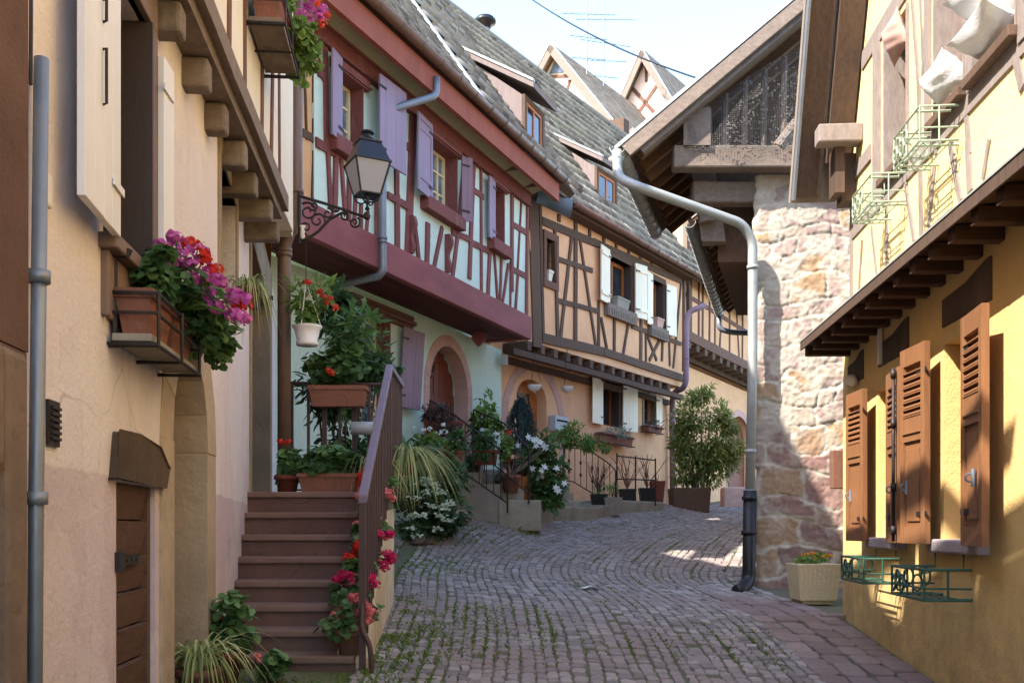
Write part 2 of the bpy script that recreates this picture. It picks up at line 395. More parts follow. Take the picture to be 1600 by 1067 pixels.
# ------------------------------------------------------------------ ground and street
def grid_ground():
    xs = np.concatenate([[-600,-200,-60,-25], np.arange(-14, 22, .4), [30, 70, 200, 600]])
    ys = np.concatenate([[-300,-80,-25], np.arange(-12, 45, .4), [60, 120, 300, 900]])
    Xg, Yg = np.meshgrid(xs, ys); Z = ground(Xg, Yg)
    vs = np.stack([Xg, Yg, Z], -1).reshape(-1, 3); n = len(xs)
    mb = MB(); mb.v = [tuple(p) for p in vs.tolist()]
    for j in range(len(ys)-1):
        for i in range(n-1):
            mb.f.append((j*n+i, j*n+i+1, (j+1)*n+i+1, (j+1)*n+i)); mb.t.append(.5)
    return mb
structure(grid_ground().build('ground', m_ground, None, True, loc=(0,0,0)))
def spline(P, n=400):
    P = np.array(P, float); P = np.vstack([2*P[0]-P[1], P, 2*P[-1]-P[-2]]); out = []
    m = len(P)-3
    for q in np.linspace(0, m-1e-6, n):
        i = int(q); t = q-i; a, b, c, d = P[i], P[i+1], P[i+2], P[i+3]
        out.append(.5*((2*b)+(c-a)*t+(2*a-5*b+4*c-d)*t*t+(3*b-a-3*c+d)*t**3))
    return np.array(out)
LC = spline([(-1.1,2.2),(-1.02,6.2),(-1.18,9.5),(-1.35,12.5),(-1.15,15.4),(-.3,18.2),(1.2,21.0),(2.6,23.3),(4.3,26.0),(8.5,32.0)])
RC = spline([(2.33,2.2),(2.76,6.2),(3.02,9.4),(2.74,11.6),(3.2,13.4),(3.9,15.9),(4.8,18.8),(6.0,21.5),(7.6,24.5),(12,30)])
CC = (LC+RC)/2; SL = np.concatenate([[0], np.cumsum(np.linalg.norm(np.diff(CC, axis=0), axis=1))])
def street(t, s):
    lx = np.interp(s, SL, LC[:,0]); ly = np.interp(s, SL, LC[:,1]); rx = np.interp(s, SL, RC[:,0]); ry = np.interp(s, SL, RC[:,1])
    return np.stack([lx+(rx-lx)*t, ly+(ry-ly)*t], -1)
def stones_to_mesh(mb, quads, h, gap, dome, tints, tilt):
    Q = np.array(quads); N = len(Q); c = Q.mean(1, keepdims=True)
    sz = np.linalg.norm(Q[:,1]-Q[:,0], axis=1, keepdims=True)[:, :, None]
    pts = []
    for i in range(4):
        a, b = Q[:, i], Q[:, (i+1) % 4]
        pts += [a+(b-a)*.16, a+(b-a)*.84]
    P = np.stack(pts, 1)                       # N,8,2
    P = P+rng.normal(0, .006, P.shape)
    d = P-c; r = np.linalg.norm(d, axis=2, keepdims=True)
    Pb = c+d*(1-gap/r); Pm = c+d*(1-(gap+.005)/r); Pt = c+d*(1-(gap+.015)/r)
    tl = rng.normal(0, tilt, (N, 1, 2)); hh = h*rng.uniform(.55, 1.4, (N, 1))
    def z(PP, k): return ground(PP[...,0], PP[...,1])+hh*k+((PP-c)*tl).sum(-1)
    n0 = len(mb.v)
    A = [np.concatenate([PP, z(PP, k)[..., None]], -1) for PP, k in ((Pb, -.5), (Pm, .65), (Pt, 1.0))]
    allv = np.concatenate(A, 1).reshape(-1, 3)          # N*(24)
    mb.v.extend(map(tuple, allv.tolist()))
    for i in range(N):
        b = n0+i*24; tt = float(tints[i])
        mb.f.append(tuple(b+16+k for k in range(8))); mb.t.append(tt)
        for lv in (0, 8):
            for k in range(8):
                q = (k+1) % 8; mb.f.append((b+lv+k, b+lv+q, b+lv+8+q, b+lv+8+k)); mb.t.append(tt)
JOINTS = []          # (x, y, weight) places where grass grows
def lay_street():
    sett, pav = [], []; st, pt = [], []
    edges = [0.0]
    while edges[-1] < .995:
        edges.append(edges[-1]+rnd.uniform(.019, .028))
    edges = [e/edges[-1] for e in edges]
    smax = SL[-1]-.6
    for i in range(len(edges)-1):
        t0, t1 = edges[i], edges[i+1]; s = rnd.uniform(0, .15); tm = (t0+t1)/2
        wide = rnd.random() < .16
        while s < smax:
            ln = rnd.uniform(.10, .18)
            p = street(tm, s); Y = p[1]
            if tm > .80 and Y < 10.3: s += ln; continue
            wob = .012*math.sin(s*1.7+i)
            q = [street(t0+wob*.2, s), street(t1+wob*.2, s+rnd.uniform(-.012, .012)), street(t1+wob*.2, s+ln), street(t0+wob*.2, s+ln+rnd.uniform(-.012, .012))]
            if rnd.random() > .012:
                sett.append(q); st.append(min(1, max(0, rnd.gauss(.5, .36))))
            left = max(0, 1-tm/.33)*(1 if Y < 15 else .5)
            w = .02+.6*left+(.30 if wide else 0)+(.05 if Y < 9 else 0)
            JOINTS.append((q[0][0], q[0][1], q[3][0], q[3][1], w))
            s += ln+.008
    for i in range(4):                       # broad pavers beside the yellow house
        t0 = .80+.05*i; t1 = t0+.05; s = rnd.uniform(0, .2)
        while s < smax:
            ln = rnd.uniform(.2, .42); p = street(t0, s)
            if p[1] > 10.2: break
            pav.append([street(t0, s), street(t1, s), street(t1, s+ln), street(t0, s+ln)]); pt.append(rnd.random())
            JOINTS.append((*street(t0, s), *street(t0, s+ln), .05)); s += ln
    for i in range(7):                       # rough stones of the verge in front of the left-hand houses
        t0 = -.05-.055*i; t1 = t0-.055+.01; s = rnd.uniform(8, 8.4)
        while s < smax-6:
            ln = rnd.uniform(.14, .3); p = street(t0, s)
            q = [street(t0, s), street(t0, s+ln), street(t1, s+ln), street(t1, s)]
            if rnd.random() < .72: sett.append(q); st.append(rnd.random())
            JOINTS.append((q[0][0], q[0][1], q[1][0], q[1][1], .55)); s += ln
    mb = MB(); stones_to_mesh(mb, sett, .013, .004, 0, st, .03); structure(mb.build('cobbled_road', m_sett, None, False, loc=(0,0,0)))
    mb = MB(); stones_to_mesh(mb, pav, .018, .004, 0, pt, .015); structure(mb.build('paved_edge', m_paver, None, False, loc=(0,0,0)))
lay_street()

# ------------------------------------------------------------------ builders shared by the houses
def house(name, label, cat, wall, Y, group=None):
    p = wall.P(Y, 0); return thing(name, label, cat, (p.x, p.y, gz(p.x, p.y)), group)
def body(h, wall, Y0, Y1, z0, z1, o_front, depth, mat, name='house_body'):
    mb = MB(); wall.box(mb, Y0, Y1, z0, z1, -depth, o_front); return mb.build(name, mat, h)
def bar_frame(mb, wall, Y0, Y1, z0, z1, w, o0, o1, cols, rows, bw=.028, t=.5):
    k = wall.L; wy = w/k
    wall.box(mb, Y0, Y0+wy, z0, z1, o0, o1, t); wall.box(mb, Y1-wy, Y1, z0, z1, o0, o1, t)
    wall.box(mb, Y0+wy, Y1-wy, z0, z0+w, o0, o1, t); wall.box(mb, Y0+wy, Y1-wy, z1-w, z1, o0, o1, t)
    for i in range(1, cols):
        y = Y0+(Y1-Y0)*i/cols; b = (bw*1.7 if cols % 2 == 0 and i == cols//2 else bw)/k/2
        wall.box(mb, y-b, y+b, z0+w, z1-w, o0+.004, o1-.004, t)
    for j in range(1, rows):
        z = z0+(z1-z0)*j/rows; wall.box(mb, Y0+wy, Y1-wy, z-bw/2, z+bw/2, o0+.007, o1-.007, t)
def window(h, wall, Y0, Y1, z0, z1, face, depth, mat, gmat, cols=2, rows=3, w=.055, label=None, name='window'):
    """casement set 'depth' behind the wall face; opening must already be cut"""
    o = face-depth; g = .004
    mb = MB(); bar_frame(mb, wall, Y0+g, Y1-g, z0+g, z1-g, w, o-.03, o+.03, cols, rows)
    f = mb.build(name, mat, h)
    mb = MB(); k = .7*w/wall.L; wall.box(mb, Y0+k, Y1-k, z0+.7*w, z1-.7*w, o-.018, o-.006); mb.build('pane', gmat, f)
    if label: f['label'] = label
    return f
def casing(par, wall, Y0, Y1, z0, z1, w, o0, o1, mat, name='casing', sides='lrtb', wt=None):
    mb = MB(); k = w/wall.L; wt = wt or w
    if 'l' in sides: wall.box(mb, Y0-k, Y0, z0, z1, o0, o1)
    if 'r' in sides: wall.box(mb, Y1, Y1+k, z0, z1, o0, o1)
    if 't' in sides: wall.box(mb, Y0-k, Y1+k, z1, z1+wt, o0, o1)
    if 'b' in sides: wall.box(mb, Y0-k, Y1+k, z0-wt, z0, o0, o1)
    return mb.build(name, mat, par, bevel=.006)
def sill(par, wall, Y0, Y1, z0, z1, o0, o1, mat, name='sill'):
    mb = MB(); wall.box(mb, Y0, Y1, z0, z1, o0, o1); return mb.build(name, mat, par, bevel=.012)
def shutter(par, wall, Yh, sgn, w, z0, z1, off, ang, mat, style='plank', label=None, th=.03, lean=0):
    """leaf hinged at Yh, reaching sgn along the wall, swung ang degrees away from it"""
    a = R(ang); e = wall.d*sgn*math.cos(a)+wall.n*math.sin(a); nn = wall.n*math.cos(a)-wall.d*sgn*math.sin(a)
    o = wall.P(Yh, z0, off); H = z1-z0; Z = Vector((0,0,1))+wall.d*lean
    mb = MB()
    def bx(x0, x1, y0, y1, n0, n1, t=.5): mb.box(o+e*x0+Z*y0+nn*n0, e*(x1-x0), nn*(n1-n0), Z*(y1-y0), t)
    if style == 'plank':
        nb = 4
        for i in range(nb): bx(w*i/nb+(.002 if i else 0), w*(i+1)/nb-.001, rnd.uniform(0, .006), H, 0, th, rnd.random())
        for yy in (.12*H, .84*H): bx(.004, w-.004, yy, yy+.085, th-.002, th+.022, .4)
    elif style == 'smooth':
        nb = max(1, round(w/.13))
        for i in range(nb): bx(w*i/nb+(.0025 if i else 0), w*(i+1)/nb, rnd.uniform(0, .004), H-rnd.uniform(0, .004), 0, th-rnd.uniform(0, .004), rnd.random())
        bx(.01, w-.01, .05, H-.05, .004, .01)
    elif style == 'panel':
        fw = .06
        bx(0, fw, 0, H, 0, th); bx(w-fw, w, 0, H, 0, th)
        for y0, y1 in ((0, .09), (.17*H, .17*H+.07), (.8*H, .8*H+.07), (H-.08, H)): bx(fw, w-fw, y0, y1, 0, th-.001)
        bx(fw, w-fw, .09, H-.08, .006, th-.012)
    else:                                                       # louvre above, panel below
        fw = .06; m = .52*H
        bx(0, fw, 0, H, 0, th+.012); bx(w-fw, w, 0, H, 0, th+.012)
        bx(fw, w-fw, 0, .11, 0, th+.011); bx(fw, w-fw, m, m+.17, 0, th+.011); bx(fw, w-fw, H-.12, H, 0, th+.011)
        bx(fw, w-fw, .11, m, .008, th-.006); bx(fw+.045, w-fw-.045, .15, m-.05, th-.007, th+.004)
        bx(fw, w-fw, m+.05, m+.062, th+.01, th+.022)
        bx(fw, w-fw, m+.17, H-.12, .0, .004)
        n = 7; y0 = m+.17; y1 = H-.12
        for i in range(n):
            zc = y0+(y1-y0)*(i+.5)/n; p = o+e*fw+Z*(zc-.03)+nn*.004
            mb.box(p, e*(w-2*fw), nn*(.042)+Z*(-.0), Z*.009+nn*.0, .6)
            mb.box(p+Z*.0, e*(w-2*fw), nn*.036-Z*.034, Z*.009, .6)
    s = mb.build('shutter', mat, par, bevel=.003)
    for yy in (.15*H, .86*H): mb = MB(); bx(-.02, .14, yy-.015, yy+.015, th+.002 if style != 'plank' else th+.02, th+.009 if style != 'plank' else th+.03); mb.build('hinge', m_iron if mat is not m_whitept else m_whitept, s)
    if label: s['label'] = label
    return s
def halfpipe(mb, p0, p1, r, th=.006, n=10, down=Vector((0,0,-1))):
    p0 = Vector(p0); p1 = Vector(p1); d = (p1-p0).normalized(); x = d.cross(Vector((0,0,1))).normalized()
    vs = []
    for p in (p0, p1):
        for rr in (r, r-th):
            for k in range(n+1):
                a = math.pi*k/n; vs.append(p+x*math.cos(a)*rr+down*math.sin(a)*rr)
    m = n+1; fs = []
    for k in range(n):
        fs.append((k, k+1, 2*m+k+1, 2*m+k)); fs.append((m+k+1, m+k, 3*m+k, 3*m+k+1))
        fs.append((k+1, k, m+k, m+k+1)); fs.append((2*m+k, 2*m+k+1, 3*m+k+1, 3*m+k))
    fs.append((0, 2*m, 3*m, m)); fs.append((m-1, m+m-1, 3*m+m-1, 2*m+m-1))
    mb.add(vs, fs)
def gutter(par, p0, p1, r, mat, step=.55):
    mb = MB(); halfpipe(mb, p0, p1, r); g = mb.build('gutter', mat, par, True)
    p0 = Vector(p0); p1 = Vector(p1); d = (p1-p0).normalized(); x = d.cross(Vector((0,0,1))).normalized(); L = (p1-p0).length; s = .2
    while s < L:
        c = p0+d*s; mb = MB(); mb.tube([c+x*math.cos(a)*(r+.004)+Vector((0,0,-math.sin(a)*(r+.004))) for a in np.linspace(0, math.pi, 9)], .006, 5); s += step; mb.build('gutter_hook', mat, g)
    return g
def tiles(mb, O, A, LA, B, LB, tw=.21, course=.31, prof=.028, lift=.03, mask=None, seed=1, res=6, flat=False):
    """courses of interlocking tiles: O lower corner, A along the eave, B up the slope"""
    r = np.random.default_rng(seed); O = np.array(O); A = np.array(Vector(A).normalized()); B = np.array(Vector(B).normalized()); N = np.cross(A, B)
    if N[2] < 0: N = -N
    nc = int(LA/tw); nr = int(math.ceil(LB/course))
    for j in range(nr):
        sh = r.uniform(-.01, .01)+(tw*.5 if flat and j % 2 else 0)
        b0 = j*course; b1 = min(b0+course*1.04, LB)
        for i in range(nc):
            a0 = i*tw+sh
            if mask and not mask(a0+tw/2, b0+course/2): continue
            jit = r.normal(0, .004); tt = float(np.clip(r.normal(.5, .27), 0, 1)); n = len(mb.v)
            us = np.linspace(0, 1, res+1)
            h = np.zeros(res+1) if flat else prof*np.where(us < .62, np.sin(us/.62*math.pi)**1.0, -.25*np.sin((us-.62)/.38*math.pi))
            for bb, hh in ((b0, 0*h-.004), (b0-.005+jit, h+lift), (b1, h*.9+.003)):
                for u, q in zip(us, hh): mb.v.append(tuple(O+A*(a0+u*tw)+B*bb+N*q))
            m = res+1
            for lv in (0, m):
                for k in range(res): mb.f.append((n+lv+k, n+lv+k+1, n+lv+m+k+1, n+lv+m+k)); mb.t.append(tt)
def slab(mb, O, A, B, N, th, t=.5): mb.box(Vector(O)-Vector(N)*th, A, B, Vector(N)*th, t)
def downpipe(par, pts, r, mat, rings=(), name='downpipe', label=None):
    mb = MB(); mb.tube(pts, r, 12); p = mb.build(name, mat, par, True)
    if rings:
        for q in rings: q = Vector(q); mb = MB(); mb.tube([q-Vector((0,0,.02)), q+Vector((0,0,.02))], r+.012, 12); mb.build('collar', mat, p, True)
    if label: p['label'] = label
    return p
def bend(pts, r=.15, n=5):
    """round the corners of a polyline"""
    P = [Vector(p) for p in pts]; out = [P[0]]
    for i in range(1, len(P)-1):
        a = (P[i-1]-P[i]); b = (P[i+1]-P[i]); q = min(r, a.length*.45, b.length*.45); s0 = P[i]+a.normalized()*q; s1 = P[i]+b.normalized()*q
        for k in range(n+1):
            t = k/n; out.append(s0*(1-t)**2+P[i]*2*t*(1-t)+s1*t*t)
    return out+[P[-1]]
TW = .8
zA = lambda x, y: (450+x/5.335, 20+y/5.335); zB = lambda x, y: (450+x/5.335, 200+y/5.335)
zC = lambda x, y: (620+x/4.85, 120+y/4.85); zD = lambda x, y: (620+x/4.85, 320+y/4.85)
zE = lambda x, y: (820+x/4.104, 300+y/4.104); zF = lambda x, y: (960+x/4.104, 360+y/4.104)
def tim(mb, wall, z, segs, off, proud=.03, back=.05):
    for x0, y0, x1, y1, w in segs:
        w *= TW; ex = .035 if abs(y1-y0) > 3*abs(x1-x0) and abs(y1-y0) > 90 else 0; dx, dy = (x1-x0)*ex, (y1-y0)*ex; x0 -= dx; y0 -= dy; x1 += dx; y1 += dy
        wall.timber(mb, wall.pix(*z(x0, y0), off), wall.pix(*z(x1, y1), off), w, off-back, off+proud)
def arc_band(mb, wall, Y0, Y1, z0, zs, zt, bw, o0, o1, pw=2.0, n=14, stones=True):
    """stone surround round an arched opening, one voussoir at a time"""
    inn = archp(Y0, Y1, z0, zs, zt, n, pw)[1:]+[(Y0, z0)]; k = bw/wall.L
    out = [(Y1+k, z0)]+archp(Y0-k, Y1+k, z0, zs, zt+bw, n, pw)[2:]+[(Y0-k, z0)]
    for i in range(len(inn)-1):
        j = rnd.uniform(-.004, .004); q = [inn[i], inn[i+1], out[i+1], out[i]]
        wall.prism(mb, q, [], o0, o1+j, rnd.random())

# ================================================================== cream house on the left
h_cream = house('cream_house', 'cream plastered house on the left with pink base, stone door arch and timbered overhang', 'house', LEFT, 6)
W = LEFT
cw = dict(win=(3.92, 4.54, 2.56, 3.71), cel=(4.09, 4.70, -.4, 1.60), sm=(6.26, 6.78, 3.0, 3.68), up=(7.55, 8.30, 1.60, 3.62))
cw['sm'] = LEFT2.rect(343, 280, 368, 450); cw['up'] = (8.64, 11.25, 1.6, 3.95)
mb = MB(); W.prism(mb, rectp(3.09, 6.2, -.5, 4.0), [rectp(*cw['win']), rectp(*cw['cel']), archp(4.99, 5.87, -.3, 1.85, 2.45, 8)], -.42, 0)
LEFT2.prism(mb, rectp(6.2, 12.5, -.5, 4.3), [rectp(*cw['sm']), rectp(*cw['up'])], -.22, -.001)
mb.build('wall', m_cream, h_cream)
body(h_cream, W, 3.18, 8.9, -.5, 6.4, -.44, 5.5, m_cream); body(h_cream, LEFT2, 8.6, 12.5, -.5, 4.25, -.26, 3, m_cream)
JO = .15
mb = MB(); W.prism(mb, rectp(3.18, 8.75, 4.02, 6.5), [], JO-.5, JO); W.box(mb, 8.75-.02, 8.9, 4.02, 6.5, -.42, JO-.02)
mb.build('upper_storey', m_whitepl, h_cream)
mb = MB()
for px0, px1, pb in ((356, 360, 0), (382, 380, 0), (408, 410, 0), (422, 430, 0), (436, 434, 0)):
    a = W.Y(px0, JO); b = W.Y(px1, JO); W.timber(mb, (a, 4.05), (b, 6.45), .09, JO-.05, JO+.012)
mb.build('timber_frame', m_browntim, h_cream)
mb = MB(); W.box(mb, 3.3, 8.0, 3.90, 4.03, -.1, JO+.005, .4); W.timber(mb, (3.3, 4.03), (8.02, 4.03), .12, JO-.02, JO+.05, .8, .008, 8)
mb.build('jetty_beam', m_oldoak, h_cream)
for i, y in enumerate(np.arange(3.55, 8.1, .56)):
    mb = MB(); W.box(mb, y, y+.125, 3.735+.01*math.sin(i), 3.895, -.2, JO-.02+.015*math.sin(i*3), rnd.random()); mb.build('joist', m_oldoak, h_cream, bevel=.02)
# roof, hidden above the picture but it shades the street
mb = MB(); P0 = W.P(2.9, 6.65, .62); up = -W.n*.64+Vector((0,0,.766)); nn = W.n*.766+Vector((0,0,.64))
slab(mb, P0, W.d*6.3, up*5.2, nn, .15); mb.build('roof', m_tileg, h_cream)
mb = MB(); W.prism(mb, [(4.6, 6.5), (9.0, 6.5), (9.0, 9.2), (8.6, 9.65), (7.2, 8.1), (6.0, 7.2), (5.2, 6.8)], [], -4.0, JO-.01); mb.build('shadow_gable', m_whitepl, h_cream)  # unseen gable added above the frame, outline shaped for its shadow across the street
# window with white shutters
w_ = window(h_cream, W, *cw['win'], 0, .22, m_jamb, m_glass, 2, 2)
mb = MB(); Y0, Y1, z0, z1 = cw['win']
for a, b in ((Y0+.002, Y0+.02), (Y1-.02, Y1-.002)): W.box(mb, a, b, z0+.003, z1-.003, -.2, .035)
mb.build('jamb_lining', m_jamb, w_)
casing(w_, W, Y0, Y1, z0-.0, z1, .10, -.03, .03, m_framebr, 'casing', 'rt', .17)
mb = MB(); W.box(mb, Y0-.06, Y1+.1, z0-.06, z0+.0, -.2, .07); W.box(mb, Y0-.03, Y0+.01, z0-.32, z0-.06, -.02, .03); W.box(mb, Y0+.03, Y1+.1, z0-.32, z0-.061, -.02, .022)
mb.build('sill', m_framebr, w_, bevel=.008)
shutter(w_, W, Y0-.04, -1, .50, z0-.02, z1+.02, .05, 3, m_whitept, 'smooth', 'broad white shutter leaf beside the dark window')
shutter(w_, W, Y1+.09, 1, .17, z0-.02, z1-.1, .03, 2, m_whitept, 'smooth', 'narrow folded white shutter leaf')
mb = MB(); p = W.P(3.62, 2.95, .088)
for dz, l in ((.30, .08), (.0, .2)): mb.tube([p+V(0,0,dz), p+V(.02,-.01,dz), p+V(.02,-.01,dz+l), p+V(0,0,dz+l)], .006, 6)
mb.build('shutter_bolt', m_iron, w_)
# cellar door
Y0, Y1, z0, z1 = cw['cel']; mb = MB(); n = 8
W.box(mb, Y0+.01, Y0+.085, gz(-1.7, 4.4)-.02, z1, -.1, -.02, .3); W.box(mb, Y1-.06, Y1-.01, gz(-1.7, 4.4)-.02, z1, -.1, -.02, .5)
zz = gz(-1.7, 4.4)
for i in range(n):
    a = zz+(z1-zz)*i/n; b = zz+(z1-zz)*(i+1)/n; p = W.P(Y0+.085, a+.004, -.085)
    mb.box(p, W.d*(Y1-Y0-.145)*W.L, W.n*.035, V(0,0,b-a-.008)+W.n*.035, rnd.random())
cd = mb.build('cellar_door', m_cellar, h_cream)
for z in (.58, 1.25):
    mb = MB(); W.box(mb, Y0+.03, Y0+.36, z, z+.045, -.02, -.006)
    for i in range(4): W.box(mb, Y0+.1+.07*i, Y0+.115+.07*i, z+.015, z+.03, -.006, .0)
    W.box(mb, Y0-.02, Y0+.06, z-.02, z+.06, -.02, .02); mb.build('strap_hinge', m_iron, cd)
mb = MB(); W.prism(mb, [(3.99, 1.61), (4.80, 1.61), (4.83, 1.70), (4.66, 1.79), (4.35, 1.81), (4.04, 1.80)], [], -.2, .03); mb.build('lintel', m_darkst, cd, bevel=.012)
# stone arch and plank gate
mb = MB(); arc_band(mb, W, 5.02, 5.84, .2, 1.85, 2.42, .24, -.2, .012, n=8); ar = mb.build('stone_arch', m_yellowst, h_cream, bevel=.004)
mb = MB(); W.prism(mb, archp(5.02, 5.84, .2, 1.85, 2.42), [], -.4, -.28)
for i in range(9): W.box(mb, 5.03, 5.83, .4+.2*i, .57+.2*i, -.285, -.262, rnd.random())
mb.build('arched_gate', m_cellar, h_cream)
# small window and the upper doorway with stone surrounds
W = LEFT2
Y0, Y1, z0, z1 = cw['sm']; w_ = window(h_cream, W, *cw['sm'], 0, .18, m_framebr, m_glass, 2, 1); casing(w_, W, Y0, Y1, z0, z1, .1, -.1, .015, m_sand, 'stone_surround', 'lrtb', .14)
Y0, Y1, z0, z1 = cw['up']
mb = MB(); W.box(mb, Y0+.01, Y1-.01, z0, z1-.01, -.25, -.20); dr = mb.build('door', m_reddoor, h_cream)
casing(dr, W, Y0+.02, Y1-.02, 1.72, z1-.02, .3, -.2, .02, m_sand, 'stone_surround', 'rt', .42); casing(dr, W, Y0+.0, Y1-.02, 1.72, z1-.02, .1, -.2, .02, m_sand, 'stone_surround', 'l')
mb = MB(); W.box(mb, 8.5, 8.6, 3.3, 3.5, -.0, .08); mb.tube([W.P(8.55, 3.4, .03), W.P(8.55, 3.4, .2)], .02); mb.build('door_bracket', m_iron, dr)
# pipes, vent, house number, rear pieces
W = LEFT
downpipe(h_cream, [W.P(3.09, -.1, .04), W.P(3.12, 1.5, .04), W.P(3.165, 2.9, .04)], .023, m_zinc, [W.P(3.12, 1.5, .04), W.P(3.142, 2.2, .04)], label='grey conduit pipe beside the brown wall')
mb = MB(); mb.tube([W.P(3.13, 2.8, .02), W.P(3.14, 3.6, .02), W.P(3.16, 5, .02)], .006, 6); mb.build('cable', m_iron, h_cream)
mb = MB(); W.box(mb, 3.25, 3.30, 2.46, 2.57, 0, .03); mb.build('junction_box', m_whplast, h_cream, bevel=.01)
mb = MB(); a, b, c, d = W.rect(71, 626, 88, 697); W.box(mb, a, b, c, d, 0, .012)
for i in range(6): W.box(mb, a+.01, b-.01, c+.02+i*(d-c-.03)/6, c+.02+(i+.5)*(d-c-.03)/6, .012, .022, .9)
mb.build('iron_vent', m_iron, h_cream)
mb = MB(); LEFT2.box(mb, 8.15, 8.33, 3.80, 3.93, 0, .012); mb.build('number_plate', metal('blue_enamel', srgb(52, 62, 92), .3, 0, .1), h_cream)
D = 9.02
pts = bend([gpt(462, -60, D), gpt(462, 345, D), gpt(444, 378, D+.02), gpt(444, 775, D+.1)], .1)
downpipe(h_cream, pts, .062, m_brpipe, [gpt(462, 300, D), gpt(444, 392, D+.02), gpt(444, 398, D+.02)], label='brown downpipe at the far corner of the cream house')

# ================================================================== brown house at the very left edge
h_br = house('brown_house', 'brown rendered house filling the far left edge with worn stone pier', 'house', LEFT, 2.6)
mb = MB(); W.box(mb, -5, 3.085, 1.95, 6.6, -5, .03); mb.build('upper_storey', m_brownpl, h_br)
mb = MB(); W.prism(mb, rectp(-5, 3.07, -.8, 1.945), [rectp(2.2, 2.86, -.5, 1.55)], -.5, .03); mb.build('wall', m_brownpl, h_br)
mb = MB(); W.box(mb, 2.87, 3.05, -.2, 1.94, -.3, .05); W.box(mb, 2.1, 2.868, 1.56, 1.94, -.3, .055); mb.build('stone_pier', m_brownst, h_br, bevel=.03)
mb = MB(); W.box(mb, 2.2, 2.86, -.5, 1.55, -.3, -.22); mb.build('door', m_jamb, h_br)
mb = MB(); P0 = W.P(-5.2, 6.35, .5); slab(mb, P0, W.d*8.3, up*4.8, nn, .15); mb.build('roof', m_tileg, h_br)

# ================================================================== green half-timbered house
W = GREEN
h_gr = house('green_house', 'mint green half-timbered house with burgundy timbers and lilac shutters', 'house', W, 16)
gf = (14.37, 15.23, 2.95, 4.57)
mb = MB(); W.prism(mb, rectp(12.2, 19.15, -.2, 4.86), [rectp(*gf), archp(16.41, 17.79, 2.3, 3.75, 4.57)], -.4, 0); mb.build('wall', m_mint, h_gr)
body(h_gr, W, 12.2, 19.15, -.5, 8.5, -.42, 6, m_mint)
U0 = W.Y(491, GJ); U1 = W.Y(825, GJ)
gw = [(12.70, 13.26, 6.27, 7.14), (14.88, 15.79, 6.25, 7.2), (17.02, 17.47, 6.27, 7.22)]
gw = [(a, b, c, d) for a, b, c, d in gw]
mb = MB(); W.prism(mb, rectp(U0, U1, 5.2, 7.75), [rectp(*q) for q in gw], GJ-.32, GJ); W.box(mb, U1-.25, U1-.01, 5.2, 7.75, -.3, GJ-.33); mb.build('upper_storey', m_mint2, h_gr)
mb = MB(); W.box(mb, W.Y(452, GJ), U1+.03, 4.88, 5.3, GJ-.06, GJ+.055); W.box(mb, U1-.1, U1+.03, 4.88, 5.3, -.02, GJ-.061); mb.build('jetty_beam', m_burg, h_gr, bevel=.012)
mb = MB(); n = 7
for i in range(n): W.box(mb, 11.9, U1-.02, 4.90+.003*(i % 2), 4.95, GJ*i/n+.003, GJ*(i+1)/n-.06 if i == n-1 else GJ*(i+1)/n-.002, rnd.random())
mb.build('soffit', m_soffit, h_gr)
mb = MB()
tim(mb, W, zA, [(262,100,250,520,.05), (300,150,312,1060,.10), (250,480,300,560,.12)], GJ)
tim(mb, W, zB, [(225,120,420,225,.15), (316,0,345,640,.09), (395,150,378,680,.11), (432,240,465,690,.07), (505,280,497,760,.1), (560,470,545,800,.08), (600,640,600,880,.07), (655,760,640,930,.06),
                (895,-120,902,1040,.13), (740,560,735,960,.15), (895,90,1030,185,.13), (820,560,1010,665,.12)], GJ)
tim(mb, W, zC, [(510,590,468,1067,.1), (580,600,545,1500,.14), (632,640,636,1640,.09), (500,800,650,915,.12), (720,740,735,800,.1), (868,870,866,1600,.13), (940,910,912,1450,.05), (985,905,975,1830,.1), (120,205,78,1385,.22)], GJ)
tim(mb, W, zD, [(5,-60,5,380,.06), (128,150,162,440,.1), (228,150,220,475,.13), (335,180,272,495,.1), (478,60,412,565,.11), (700,310,685,705,.13), (733,370,758,735,.07), (788,400,775,748,.08), (838,460,793,760,.07), (857,450,855,800,.06), (912,540,893,820,.08),
                (410,205,545,262,.12), (555,285,712,362,.12), (868,145,978,212,.12), (862,485,975,540,.12)], GJ)
W.timber(mb, (U0, 7.42), (U1, 7.42), .24, GJ-.05, GJ+.06, .6, .01, 12); W.timber(mb, (U0, 7.53), (U1, 7.53), .05, GJ, GJ+.10, .9, .006, 12); W.timber(mb, (U0, 7.31), (U1, 7.31), .035, GJ, GJ+.08, .1, .006, 12)
mb.build('timber_frame', m_burgt, h_gr)
for x in (95, 372):       # the two carved consoles under the middle window
    mb = MB(); Yc, z = W.pix(*zD(x, 90 if x < 200 else 230), GJ); zb = 5.32; pr = []
    n = 14
    for i in range(n+1):
        f = i/n; pr.append((zb+(z-zb)*f, .02+.05*f+.025*math.sin(f*3.2*math.pi)))
    kk = .045/W.L
    vs = []; fs = []
    for zz, o in pr: vs += [W.P(Yc-kk, zz, GJ), W.P(Yc-kk, zz, GJ+max(o, .01)+.03), W.P(Yc+kk, zz, GJ+max(o, .01)+.03), W.P(Yc+kk, zz, GJ)]
    for i in range(n):
        for j in range(4): fs.append((i*4+j, i*4+(j+1) % 4, i*4+4+(j+1) % 4, i*4+4+j))
    fs += [(0,1,2,3), tuple(n*4+q for q in (3,2,1,0))]; mb.add(vs, fs); mb.build('carved_console', m_burgt, h_gr)
